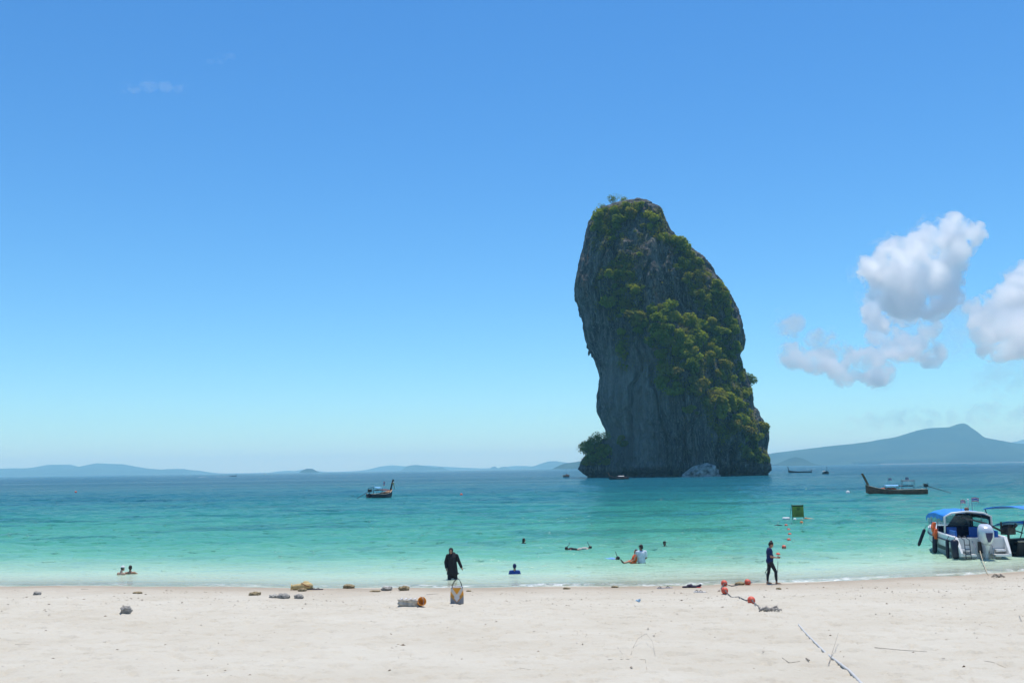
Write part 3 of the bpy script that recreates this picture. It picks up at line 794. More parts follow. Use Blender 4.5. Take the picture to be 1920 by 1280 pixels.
# trees one can tell apart: (kind of tree, photograph point of the foot, distance, crown radius, label)
for k, px, py, Y, rad, stz, lab in [
    (0, 1101, 866, 476, 5.4, 1.35, 'leafy tree leaning from the low block at the left foot of the limestone stack, outermost'),
    (1, 1116, 856, 478, 5.2, 1.4, 'leafy tree in the middle of the low block at the left foot of the stack'),
    (3, 1131, 838, 482, 4.6, 1.1, 'thin bare-looking tree against the cliff on the low left block of the stack'),
    (0, 1400, 740, 494, 5.0, 1.5, 'tall tree standing out from the right edge of the limestone stack'),
    (2, 1129, 400, 500, 3.8, 1.0, 'wispy tree on the top left corner of the limestone stack'),
    (3, 1148, 392, 499, 4.4, 1.1, 'wispy tree on the summit of the stack beside the rounded bushes'),
    (2, 1168, 388, 498, 4.2, 1.0, 'rounded airy tree at the highest point of the limestone stack'),
    (1, 1273, 655, 470, 4.4, 1.0, 'bright round-crowned tree in the middle of the stack above the bare cliff'),
    (1, 1247, 715, 466, 4.2, 1.2, 'bright drooping tree at the upper lip of the bare lower cliff'),
]:
    h = hit_rock(px, py) if py > 405 and px < 1395 else None
    loc = h[0] - Vector((0, 0, 0.8)) if h is not None else at(px, py, Y) - Vector((0, 0, 0.6))
    add_plant('tree', TREES[k], loc, rad, (0.05, 0.22 if px > 1390 else (-0.22 if px < 1110 else 0.0)), lab, 'tree', 'trees on the limestone stack', rnd.uniform(0, 6), stz)

# ================================================================== CLOUDS
def cloud_mat(name, dens, g=0.8, seed=0.0, lo=0.465, hi=0.52):
    """Vapour whose density breaks up into fine billows."""
    m, nt, out = new_mat(name)
    p = N(nt, 'ShaderNodeVolumePrincipled'); p.inputs['Color'].default_value = (1.0, 1.0, 1.0, 1); p.inputs['Anisotropy'].default_value = g
    v = mapping(nt, (1, 1, 1))
    n1 = noise(nt, 1 / 620.0, 9, 0.68, v, 0.5)
    r_ = ramp(nt, [(lo, (0, 0, 0)), (hi, (1, 1, 1))], n1.outputs[0])
    nt.links.new(math_n(nt, 'MULTIPLY', r_.outputs[0], dens), p.inputs['Density'])
    nt.links.new(p.outputs[0], out.inputs['Volume'])
    m.cycles.volume_step_rate = 0.3
    return m
def weld(me, voxel):
    """One clean closed skin round a mesh that may cross itself."""
    o = bpy.data.objects.new('source', me); COL.objects.link(o)
    md = o.modifiers.new('r', 'REMESH'); md.mode = 'VOXEL'; md.voxel_size = voxel
    dg = bpy.context.evaluated_depsgraph_get(); dg.update()
    m2 = bpy.data.meshes.new_from_object(o.evaluated_get(dg)); bpy.data.objects.remove(o)
    m2.name = 'cloud'
    return m2
def cloud(label, blobs, Y, dens, seed, voxel=40.0, rough=1.0, flat=0.8, veil=1.0):
    """blobs: (photo x, photo y, radius in photo pixels); built as one billowing closed body of vapour at distance Y."""
    k = Y / F
    bm = bmesh.new()
    for (x, y, r) in blobs:
        c = at(x, y, Y); r3 = r * k * 1.12
        rr_ = random.Random(int(x * 7 + y * 13 + seed))
        c.y += rr_.uniform(-0.5, 0.5) * r3
        mt = Matrix.Translation(c) @ Matrix.Diagonal((r3, r3 * 1.1, r3 * flat, 1))
        bmesh.ops.create_icosphere(bm, subdivisions=3, radius=1.0, matrix=mt)
    me = bpy.data.meshes.new('cloud'); bm.to_mesh(me); bm.free()
    o = bpy.data.objects.new('cloud_source', me); COL.objects.link(o)
    md = o.modifiers.new('r', 'REMESH'); md.mode = 'VOXEL'; md.voxel_size = voxel
    sm = o.modifiers.new('s', 'SMOOTH'); sm.factor = 0.6; sm.iterations = 6
    dg = bpy.context.evaluated_depsgraph_get(); dg.update()
    m2 = bpy.data.meshes.new_from_object(o.evaluated_get(dg))
    bpy.data.objects.remove(o); 
    n = len(m2.vertices)
    co = np.zeros(n * 3); m2.vertices.foreach_get('co', co); co = co.reshape(-1, 3)
    no = np.zeros(n * 3); m2.vertices.foreach_get('normal', no); no = no.reshape(-1, 3)
    def billow(base, out, amps, f0):
        q = base / f0; d = 0.0
        for i, am in enumerate(amps):
            f = 2.15**i
            d = d + am * (1 - 2.2 * np.abs(pnoise(q[:, 0] * f + seed, q[:, 1] * f + 3.7 * i, q[:, 2] * f + seed)))
        return base + out * d[:, None]
    co1 = billow(co, no, [190 * rough, 170 * rough, 120 * rough, 85 * rough, 55, 30], 1300.0) - no * 40
    m2.vertices.foreach_set('co', co1.reshape(-1)); m2.update()
    m1 = m2; m2 = weld(m1, voxel * 0.75)
    m2.materials.clear(); m2.materials.append(cloud_mat('cloud_vapour', dens))
    o = link('cloud', m2); tag(o, label, 'cloud', 'clouds over the far coast')
    # a thin torn veil around the dense body
    m3 = m1; m3.name = 'veil'
    w = fbm(co[:, 0] / 800 + 9, co[:, 1] / 800, co[:, 2] / 800 + seed, 5, 0.62)
    co3 = co1 + no * (veil * (40 + 330 * np.clip(w, -0.2, 1)))[:, None]
    co3[:, 0] += veil * 110 * fbm(co[:, 0] / 350, co[:, 1] / 350, co[:, 2] / 350, 3); co3[:, 2] += veil * 90 * fbm(co[:, 0] / 300 + 4, co[:, 1] / 300, co[:, 2] / 300, 3)
    m3.vertices.foreach_set('co', co3.reshape(-1)); m3.update()
    m3 = weld(m3, voxel); m3.name = 'veil'
    m3.materials.clear(); m3.materials.append(cloud_mat('cloud_veil', dens * 0.12, lo=0.46, hi=0.66))
    link('veil', m3, o)
    return o
def Z5(L): return [(1440 + u * 0.2656, 400 + v_ * 0.2656, r * 0.2656) for u, v_, r in L]
CD = 27000.0
cloud('tall bright white cumulus cloud with ragged upper tip, above the long blue mountain',
      Z5([(1385, 80, 30), (1335, 150, 66), (1415, 195, 42), (1250, 215, 85), (1110, 205, 72), (1000, 245, 85), (930, 300, 85), (850, 375, 85), (760, 410, 75), (715, 430, 50), (1050, 350, 130), (1180, 330, 110), (950, 450, 105), (1120, 470, 105), (1230, 540, 60), (850, 490, 70), (1090, 570, 90), (1190, 600, 70), (930, 560, 70), (1010, 620, 60)]), CD, 0.008, 1)
cloud('small white cloud tucked under the left flank of the tall cumulus', Z5([(770, 650, 66), (845, 705, 56), (975, 690, 34), (785, 730, 58), (730, 700, 40)]), CD + 3500, 0.008, 3, rough=0.8)
cloud('broad billowing white cloud beside the tall ragged one',
      Z5([(1800, 560, 85), (1720, 610, 75), (1790, 660, 100), (1600, 660, 66), (1480, 660, 42), (1510, 710, 46), (1960, 520, 160), (2120, 640, 190)]), CD + 3500, 0.007, 5)
cloud('rounded white cloud directly below the broad billowing one',
      Z5([(1620, 800, 92), (1700, 880, 92), (1570, 920, 36), (1800, 860, 100), (1530, 760, 46), (1950, 820, 150), (2150, 900, 170)]), CD, 0.006, 6)
cloud('long low pale cloud bank left of and below the tall cumulus',
      Z5([(180, 1010, 42), (255, 1060, 42), (380, 1050, 60), (470, 1095, 50), (620, 1090, 80), (740, 1100, 74), (560, 1150, 40), (700, 1010, 45)]), CD + 8000, 0.006, 9, rough=0.9)
cloud('ragged pale cloud between the tall cumulus and the low bank', Z5([(850, 910, 62), (950, 950, 70), (1060, 975, 52), (1150, 1000, 36), (780, 860, 36), (900, 850, 40), (1120, 830, 40)]), CD + 6500, 0.005, 10, rough=0.9)
cloud('small tuft of cloud low to the right of the stack', Z5([(105, 790, 24), (150, 800, 22), (190, 768, 28)]), CD, 0.004, 12, rough=0.6)
cloud('thin streak of cloud above the low pale bank', Z5([(320, 885, 30), (400, 910, 38), (480, 935, 34), (540, 955, 24)]), CD, 0.0035, 14, rough=0.6)

cloud('broad faint grey veil of cloud hanging below the tall cumulus', Z5([(1050, 640, 130), (1180, 700, 150), (1320, 800, 140), (1120, 820, 110), (1420, 900, 110), (1250, 900, 120), (1000, 760, 80)]), CD + 2500, 0.00022, 21, rough=0.8, flat=0.7)
cloud('low hazy cloud streak just above the long blue mountain', [(1600, 797, 9), (1640, 790, 11), (1680, 788, 12), (1715, 783, 13), (1745, 786, 10), (1575, 801, 7), (1830, 775, 12), (1860, 768, 14), (1900, 775, 14), (1940, 772, 18), (1795, 782, 9)], CD + 6000, 0.0005, 23, rough=0.7, flat=0.5)
cloud('faint torn cloud low at the coast beneath the broad billowing cloud', Z5([(1500, 1180, 60), (1600, 1130, 60), (1700, 1150, 70), (1800, 1190, 60), (1650, 1240, 50), (1900, 1140, 90)]), CD, 0.00035, 25, rough=0.9, flat=0.8)
cloud('faint high wisp of cloud alone in the blue', [(250, 168, 9), (280, 164, 12), (310, 162, 10), (335, 167, 7), (232, 173, 5)], 30000, 0.0005, 27, rough=0.3, flat=0.32)
cloud('second faint high wisp of cloud, smaller and higher', [(395, 118, 7), (415, 112, 8), (435, 106, 6)], 30000, 0.0004, 29, rough=0.3, flat=0.35)

# ================================================================== SHAPE TOOLS
class MB:
    """Collects boxes, tubes, lofts and sheets and links them as one mesh object (one part)."""
    def __init__(s): s.V = []; s.F = []
    def add(s, V, Fs):
        o = len(s.V); s.V += [tuple(map(float, v_)) for v_ in V]; s.F += [tuple(int(i) + o for i in f) for f in Fs]; return s
    def box(s, c, d, rot=None, taper=1.0):
        hx, hy, hz = d[0] / 2, d[1] / 2, d[2] / 2
        V = [Vector((sx * hx * (taper if sz > 0 else 1), sy * hy * (taper if sz > 0 else 1), sz * hz)) for sz in (-1, 1) for sx, sy in ((-1, -1), (1, -1), (1, 1), (-1, 1))]
        if rot is not None: V = [rot @ v_ for v_ in V]
        c = Vector(c)
        return s.add([v_ + c for v_ in V], [(3, 2, 1, 0), (4, 5, 6, 7), (0, 1, 5, 4), (1, 2, 6, 5), (2, 3, 7, 6), (3, 0, 4, 7)])
    def tube(s, path, r, seg=7):
        rad = [r] * len(path) if isinstance(r, (int, float)) else r
        V, Fq = tube_arrays(path, rad, seg); n = len(path)
        return s.add(V, [tuple(f) for f in Fq] + [tuple(range(seg - 1, -1, -1)), tuple(range((n - 1) * seg, n * seg))])
    def loft(s, rings, cap=True):
        n = len(rings); k = len(rings[0])
        V = [p for r_ in rings for p in r_]
        Fs = [tuple(f) for f in grid_faces(n, k, True)]
        if cap: Fs += [tuple(range(k - 1, -1, -1)), tuple(range((n - 1) * k, n * k))]
        return s.add(V, Fs)
    def sheet(s, P, th=0.02):
        """P: (rows, cols, 3): a curved sheet given a real thickness downwards."""
        P = np.asarray(P, float); nr, nc = P.shape[:2]
        Q = P - np.array([0, 0, th]); n = nr * nc
        f = grid_faces(nr, nc); Fs = [tuple(q) for q in f] + [tuple(q[::-1] + n) for q in f]
        idx = np.arange(n).reshape(nr, nc)
        rim = list(idx[0, :]) + list(idx[1:, -1]) + list(idx[-1, ::-1][1:]) + list(idx[::-1, 0][1:-1])
        for a, b_ in zip(rim, rim[1:] + rim[:1]): Fs.append((b_, a, a + n, b_ + n))
        return s.add(list(P.reshape(-1, 3)) + list(Q.reshape(-1, 3)), Fs)
    def ball(s, c, r, seg=12, rings=8, rot=None):
        r = (r, r, r) if isinstance(r, (int, float)) else r
        R_ = []
        for i in range(rings + 1):
            ph = PI * i / rings; ph = min(max(ph, 0.03), PI - 0.03)
            ring = [Vector((r[0] * math.sin(ph) * math.cos(2 * PI * j / seg), r[1] * math.sin(ph) * math.sin(2 * PI * j / seg), -r[2] * math.cos(ph))) for j in range(seg)]
            if rot is not None: ring = [rot @ v_ for v_ in ring]
            R_.append([v_ + Vector(c) for v_ in ring])
        return s.loft(R_)
    def mesh(s, name, mat, smooth=False, bevel=0.0):
        me = mesh_from(name, s.V, s.F, mat, smooth)
        if bevel > 0:
            bm = bmesh.new(); bm.from_mesh(me)
            es = [e for e in bm.edges if len(e.link_faces) == 2 and e.calc_face_angle(0) > 0.6]
            bmesh.ops.bevel(bm, geom=es, offset=bevel, segments=2, affect='EDGES', profile=0.6)
            bm.to_mesh(me); bm.free()
        return me
    def build(s, name, mat, parent=None, smooth=False, bevel=0.0, loc=None):
        return link(name, s.mesh(name, mat, smooth, bevel), parent, loc)

# ------------------------------------------------------------------ boat materials
m_teak = simple_mat('oiled_teak', (0.26, 0.10, 0.045), 0.55, 0.3, 3.0)
m_hull_dark = simple_mat('dark_hull_paint', (0.24, 0.095, 0.055), 0.6, 0.3, 2.0)
m_hull_navy = simple_mat('dark_navy_hull_paint', (0.022, 0.024, 0.040), 0.6, 0.3, 2.0)
m_hull_black = simple_mat('tarred_hull', (0.020, 0.018, 0.018), 0.65, 0.3, 2.0)
m_inner = simple_mat('worn_deck_wood', (0.32, 0.19, 0.11), 0.8, 0.25, 3.0)
m_trim = simple_mat('pale_gunwale', (0.52, 0.40, 0.30), 0.7, 0.2, 3.0)
m_metal = simple_mat('engine_metal', (0.055, 0.05, 0.05), 0.5, 0.4, 8.0, 0.4)
m_steel = simple_mat('galvanised_tube', (0.35, 0.36, 0.38), 0.4, 0.2, 8.0, 0.7)
m_pole = simple_mat('dark_post', (0.05, 0.055, 0.07), 0.6, 0.2, 6.0)
m_tarp_blue = simple_mat('blue_tarpaulin', (0.012, 0.22, 0.66), 0.6, 0.15, 2.0, bump=0.3)
m_tarp_light = simple_mat('light_blue_tarpaulin', (0.20, 0.48, 0.78), 0.6, 0.15, 2.0, bump=0.3)
m_tarp_dark = simple_mat('dark_awning', (0.03, 0.032, 0.06), 0.7, 0.2, 2.0, bump=0.3)
m_orange = simple_mat('orange_life_vest', (0.80, 0.13, 0.03), 0.7, 0.15, 10.0, bump=0.3)
m_red = simple_mat('flag_red', (0.62, 0.03, 0.045), 0.8, 0.1)
m_white = simple_mat('white_cloth', (0.78, 0.77, 0.76), 0.8, 0.06)
m_flagblue = simple_mat('flag_blue', (0.03, 0.035, 0.20), 0.8, 0.1)
m_yellow = simple_mat('yellow_ribbon', (0.80, 0.45, 0.05), 0.8, 0.1)
m_pink = simple_mat('pink_cloth', (0.60, 0.18, 0.30), 0.8, 0.1)

def flag(parent, base, h, w=0.62, ht=0.40, away=1.0, ang=0.0, stripes=True, pole_r=0.016):
    """A tricolour on a thin pole: one rippling band per stripe."""
    p = MB(); p.tube([base, (base[0], base[1], base[2] + h)], pole_r, 6); fp = p.build('flag_pole', m_steel, parent)
    z = base[2] + h
    for frac0, frac1, mt in ((0, 1 / 6, m_red), (1 / 6, 2 / 6, m_white), (2 / 6, 4 / 6, m_flagblue), (4 / 6, 5 / 6, m_white), (5 / 6, 1, m_red)):
        rows = []
        for f in (frac0, frac1):
            rows.append([(base[0] + math.cos(ang) * u * w * away + 0.04 * math.sin(u * 7 + f) * math.sin(ang), base[1] + math.sin(ang) * u * w + 0.05 * math.sin(u * 6 + f * 0.6) * u, z - f * ht - 0.05 * u * u - 0.015 * math.sin(u * 8)) for u in np.linspace(0, 1, 9)])
        b_ = MB(); P = np.array(rows)
        nrm = np.array([-math.sin(ang), math.cos(ang), 0]) * 0.006
        n = P.shape[1]
        V = list((P - nrm).reshape(-1, 3)) + list((P + nrm).reshape(-1, 3))
        f1 = grid_faces(2, n); Fs = [tuple(q) for q in f1] + [tuple(q[::-1] + 2 * n) for q in f1]
        b_.add(V, Fs); b_.build('flag_stripe', mt, fp, True)

# ------------------------------------------------------------------ longtail boat
def longtail(label, loc, heading, L=8.6, beam=1.75, hull_mat=None, prow_mat=None, prow_h=2.35, canopy='low', motor=True, shaft_up=0.0, simple=False, ribbons=None, flags=(), group=None):
    """x forward, stern at -L/2; heading is the rotation about z (0 = bow to the right)."""
    hull_mat = hull_mat or m_hull_dark; prow_mat = prow_mat or m_teak
    root = empty('longtail_boat', loc, heading); tag(root, label, 'boat', group)
    def sect(t):
        x = -L / 2 + L * t
        w = beam / 2 * (0.62 + 0.38 * math.sin(min(t / 0.55, 1) * PI / 2)) * (1 - max(0, (t - 0.5) / 0.5)**2.1 * 0.97)
        sheer = 0.62 + 0.10 * (1 - t)**2 + 0.85 * max(0, (t - 0.42) / 0.58)**2.3
        keel = -0.30 + 0.55 * max(0, (t - 0.72) / 0.28)**2.0
        return x, w, sheer, keel
    ts = list(np.linspace(0, 1, 25))
    outer, rim = [], []
    for t in ts:
        x, w, sh, k = sect(t); w = max(w, 0.03)
        out_ = [(w, sh), (w * 0.97, sh * 0.62 + k * 0.38), (w * 0.80, sh * 0.22 + k * 0.78), (w * 0.42, k + 0.05), (0.02, k), (-0.02, k), (-w * 0.42, k + 0.05), (-w * 0.80, sh * 0.22 + k * 0.78), (-w * 0.97, sh * 0.62 + k * 0.38), (-w, sh)]
        wi = max(w - 0.05, 0.01); fl = max(0.05, k + 0.12)
        inn = [(-wi, sh - 0.01), (-wi * 0.92, max(fl, sh * 0.5)), (-wi * 0.7, fl), (wi * 0.7, fl), (wi * 0.92, max(fl, sh * 0.5)), (wi, sh - 0.01)]
        outer.append([(x, a, b_) for a, b_ in out_ + inn]); rim.append((x, w, sh))
    MB().loft(outer).build('hull', hull_mat, root)
    fl_ = MB(); fr_ = []
    for t in np.linspace(0.06, 0.86, 15):
        x, w, sh, k = sect(t); fr_.append([(x, (w - 0.10) * q, max(0.10, k + 0.2)) for q in (-0.75, -0.25, 0.25, 0.75)])
    fl_.sheet(np.array(fr_)[:, ::-1], 0.03); fl_.build('floor', m_inner, root)
    for sgn in (-1, 1):
        MB().tube([(x, sgn * (w + 0.005), sh + 0.015) for x, w, sh in rim], 0.045, 6).build('gunwale', m_trim if not simple else prow_mat, root)
    # stem post sweeping up and forward
    x1, w1, sh1, k1 = sect(1.0)
    pr = MB(); rings = []
    for q in np.linspace(0, 1, 9):
        x = x1 - 0.55 + 0.55 * q + 0.42 * q * q; z = sh1 - 0.55 + (prow_h - sh1 + 0.75) * q**1.15
        hw = 0.085 - 0.015 * q + 0.045 * max(0, q - 0.8) * 5; dp = 0.17 - 0.02 * q
        rings.append([(x - dp, -hw, z + 0.05), (x + dp, -hw * 0.6, z - 0.06), (x + dp, hw * 0.6, z - 0.06), (x - dp, hw, z + 0.05)])
    pr.loft(rings); prow = pr.build('prow', prow_mat, root)
    fd = MB()
    fr2 = [[(sect(t)[0], sect(t)[1] * q * 0.93, sect(t)[2] - 0.03) for q in (-1, -0.4, 0.4, 1)] for t in np.linspace(0.80, 0.985, 7)]
    fd.sheet(np.array(fr2)[:, ::-1], 0.03); fd.build('foredeck', m_inner if not simple else prow_mat, root)
    if ribbons:
        for k, mt in enumerate(ribbons):
            r_ = MB(); z0 = prow_h - 0.28 - 0.16 * k; x0 = x1 + 0.30 - 0.10 * k
            r_.tube([(x0 - 0.2, -0.15, z0), (x0 + 0.20, -0.13, z0 - 0.06), (x0 + 0.24, 0.13, z0 - 0.06), (x0 - 0.2, 0.15, z0), (x0 - 0.2, -0.15, z0)], 0.055, 6)
            r_.tube([(x0 + 0.22, 0.0, z0 - 0.05), (x0 + 0.42, 0.04, z0 - 0.55), (x0 + 0.62, 0.02, z0 - 1.05)], [0.06, 0.05, 0.03], 5)
            r_.build('ribbon', mt, prow)
    # thwarts
    for t in ((0.2, 0.36, 0.52, 0.66) if not simple else (0.3, 0.6)):
        x, w, sh, k = sect(t); MB().box((x, 0, sh - 0.16), (0.26, 2 * w - 0.1, 0.04)).build('thwart', m_inner, root)
    def awning(x0, x1_, z, w, mt, name='canopy', arch=0.14, posts=True, pm=m_pole):
        P = [[(x, w * q, z + arch * (1 - q * q) - 0.03 * math.sin((x - x0) * 3.1)**2) for q in np.linspace(-1, 1, 9)] for x in np.linspace(x0, x1_, 8)]
        c_ = MB(); c_.sheet(np.array(P)[:, ::-1], 0.025); c_.build(name, mt, root, True)
        if posts:
            for xx in (x0 + 0.08, x1_ - 0.08):
                for sg in (-1, 1):
                    tt = (xx + L / 2) / L; sh = sect(tt)[2]; ww = min(sect(tt)[1] - 0.04, w)
                    MB().tube([(xx, sg * ww, sh - 0.15), (xx, sg * w * 0.96, z + 0.01)], 0.028, 6).build('post', pm, root)
    if canopy == 'low':
        awning(-L * 0.03, L * 0.19, 1.30, beam * 0.44, m_tarp_light)
        awning(-L * 0.30, -L * 0.09, 2.02, beam * 0.42, m_tarp_dark, arch=0.10)
        awning(-L * 0.27, -L * 0.05, 1.22, beam * 0.40, m_tarp_dark, posts=False)
    elif canopy == 'mid':
        awning(-L * 0.36, -L * 0.12, 1.75, beam * 0.44, m_tarp_light)
        awning(-L * 0.12, L * 0.22, 1.28, beam * 0.46, simple_mat('maroon_awning', (0.10, 0.025, 0.03), 0.8), arch=0.2)
    elif canopy == 'blue':
        awning(-L * 0.50, L * 0.15, 2.30, beam * 0.62, m_tarp_blue, arch=0.16)
        awning(-L * 0.44, L * 0.05, 1.42, beam * 0.56, m_tarp_blue, arch=0.26, posts=False)
        awning(L * 0.05, L * 0.30, 1.5, beam * 0.5, m_tarp_blue)
    elif canopy == 'small':
        awning(-L * 0.28, -L * 0.08, 1.25, beam * 0.40, m_tarp_dark)
    elif canopy == 'white':
        awning(-L * 0.25, L * 0.05, 1.25, beam * 0.42, m_white)
    if motor:
        e = MB(); xs = -L / 2 + 0.15
        e.box((xs, 0, 1.22), (0.62, 0.42, 0.36)); e.box((xs + 0.05, 0, 1.46), (0.40, 0.30, 0.16)); e.tube([(xs - 0.28, 0.16, 1.25), (xs - 0.28, 0.16, 1.68)], 0.05, 7)
        e.tube([(xs + 0.18, -0.22, 1.42), (xs + 0.28, -0.3, 1.55)], 0.09, 8); e.ball((xs - 0.1, 0.22, 1.36), 0.13, 8, 6)
        eng = e.build('engine', m_metal, root, bevel=0.02)
        MB().tube([(xs, 0, 0.55), (xs, 0, 1.08)], 0.06, 8).build('engine_mount', m_metal, eng)
        MB().tube([(xs - 0.25, 0, 1.15), (xs - 1.7, 0, 0.72 + shaft_up * 0.5), (xs - 3.4, 0, 0.12 + shaft_up)], [0.06, 0.045, 0.035], 7).build('tail_shaft', m_metal, eng)
        MB().tube([(xs + 0.25, 0, 1.3), (xs + 1.3, 0.1, 1.05)], 0.028, 6).build('tiller', m_metal, eng)
        pr_ = MB()
        for k in range(3):
            a = k * 2 * PI / 3; pr_.box((xs - 3.42, 0.08 * math.cos(a), 0.12 + shaft_up + 0.08 * math.sin(a)), (0.03, 0.14, 0.05), Matrix.Rotation(a, 3, 'X'))
        pr_.build('propeller', m_metal, eng)
    for f in flags: flag(root, *f)
    return root
def wpos(px, py): 
    p = on_z(px, py, 0.0); return (p.x, p.y, 0.0)
def put_boat(px, py, facing, **kw):
    """px, py: where the middle of the waterline shows; facing: heading relative to the line of sight (0 = bow straight away)."""
    p = wpos(px, py); az = math.atan2(p[0], p[1])
    return longtail(loc=p, heading=PI / 2 - az - R(facing), **kw)
# bow to the left, side on
main_boat = put_boat(1681, 926.0, -97, label='brown teak longtail boat with tall bare prow and orange vests aboard, off the speedboat', hull_mat=m_hull_dark, canopy='low', L=8.9, prow_h=3.0, beam=1.9,
         flags=(((1.1, 0.3, 1.3), 1.15, 0.5, 0.34, -1.0, 0.0), ((-1.4, 0.0, 2.1), 0.45, 0.5, 0.34, -1.0, 0.2)))
dark_boat = put_boat(714, 932.5, 36, label='dark longtail boat with light blue canopy and ribbons on its prow, alone on open water', hull_mat=m_hull_navy, prow_mat=m_hull_black, canopy='mid', L=6.8, beam=2.2, prow_h=2.9, ribbons=(m_white, m_yellow),
         flags=(((1.0, 0.2, 1.2), 1.55, 0.95, 0.62, 1.0, 0.3),))
put_boat(1500, 885.6, -95, label='black longtail boat lying side on, just off the right foot of the stack', hull_mat=m_hull_black, prow_mat=m_hull_black, canopy='small', L=13.5, beam=2.6, prow_h=3.6, simple=True, group='longtails moored beyond the stack')
put_boat(1548, 888.0, 172, label='black longtail boat seen bow on with a small white awning, beyond the stack', hull_mat=m_hull_black, prow_mat=m_hull_black, canopy='white', L=10.5, beam=3.0, prow_h=3.6, simple=True, group='longtails moored beyond the stack')
put_boat(1160, 898.5, -120, label='longtail boat with a pale awning moored close under the foot of the limestone stack', hull_mat=m_hull_black, prow_mat=m_hull_dark, canopy='white', L=8.5, beam=2.1, prow_h=2.4, simple=True)
far_boat = put_boat(437, 892.6, 88, label='far longtail boat under way with a white wake near the skyline', hull_mat=m_hull_black, prow_mat=m_hull_dark, canopy='small', L=9.0, beam=2.2, prow_h=2.6, simple=True)
# wake of the moving boat and of a second one too far to make out
m_foam = simple_mat('foam', (0.80, 0.82, 0.83), 0.9, 0.05)
def wake(px0, px1, py, wd, label):
    a = on_z(px0, py, 0.0); b_ = on_z(px1, py - (px1 - px0) * 0.0145, 0.0); w_ = MB()
    P = [[(a.x + (b_.x - a.x) * q, a.y + (b_.y - a.y) * q + s_ * wd * (0.25 + q) * (1 + 0.3 * math.sin(q * 23 + s_)), 0.10 + 0.06 * math.sin(q * 40)) for s_ in (-1, 1)] for q in np.linspace(0, 1, 40)]
    w_.sheet(np.array(P), 0.08); o = w_.build('wake', m_foam, None, True); tag(o, label, 'wake'); return o
wake(433, 407, 893.2, 1.3, 'white foam wake trailing behind the far moving longtail boat')
wake(385, 373, 894.2, 1.0, 'short white wake alone near the skyline ahead of the far islands')
# orange vests heaped amidships in the brown boat
for k in range(7):
    j = MB(); j.ball((0, 0, 0), (0.24, 0.32, 0.15), 9, 6); j.box((0, 0.05, 0.1), (0.3, 0.2, 0.1))
    o = j.build('life_vest', m_orange, None, True)
    o.matrix_world = main_boat.matrix_basis @ Matrix.Translation((0.15 + 0.30 * k, -0.45 + 0.12 * (k % 3), 0.80 + 0.05 * (k % 2))) @ Matrix.Rotation(k * 0.7, 4, 'Z')
    tag(o, 'orange life vest heaped in the brown teak longtail boat', 'life vest', 'life vests in the brown longtail')

# ------------------------------------------------------------------ speedboat
m_gel = simple_mat('white_gelcoat', (0.74, 0.74, 0.72), 0.3, 0.05, 1.5, spec=0.5)
m_gelgrey = simple_mat('grey_hull_band', (0.10, 0.12, 0.125), 0.35, 0.2, 1.5)
m_vinyl = simple_mat('blue_vinyl', (0.015, 0.12, 0.42), 0.45, 0.15, 3.0)
m_darkcloth = simple_mat('dark_navy_cover', (0.012, 0.016, 0.045), 0.7, 0.2, 2.0)
m_fender = simple_mat('navy_fender', (0.012, 0.014, 0.035), 0.5, 0.2, 4.0)
m_cowl = simple_mat('silver_cowling', (0.62, 0.64, 0.68), 0.25, 0.05, 1.0, 0.25, spec=0.6)
m_cowl_dark = simple_mat('dark_cowling_inset', (0.03, 0.03, 0.10), 0.35, 0.1, 3.0)
m_window, nt, out = new_mat('clear_vinyl_window')
b = N(nt, 'ShaderNodeBsdfPrincipled'); b.inputs['Base Color'].default_value = (0.8, 0.9, 0.92, 1); b.inputs['Roughness'].default_value = 0.1
t_ = N(nt, 'ShaderNodeBsdfTransparent'); t_.inputs['Color'].default_value = (0.82, 0.92, 0.93, 1)
n_ = noise(nt, 2.0, 3, 0.5, mapping(nt)); mx = N(nt, 'ShaderNodeMixShader'); nt.links.new(math_n(nt, 'MULTIPLY', n_.outputs[0], 0.45), mx.inputs[0]); nt.links.new(t_.outputs[0], mx.inputs[1]); nt.links.new(b.outputs[0], mx.inputs[2]); nt.links.new(mx.outputs[0], out.inputs['Surface'])

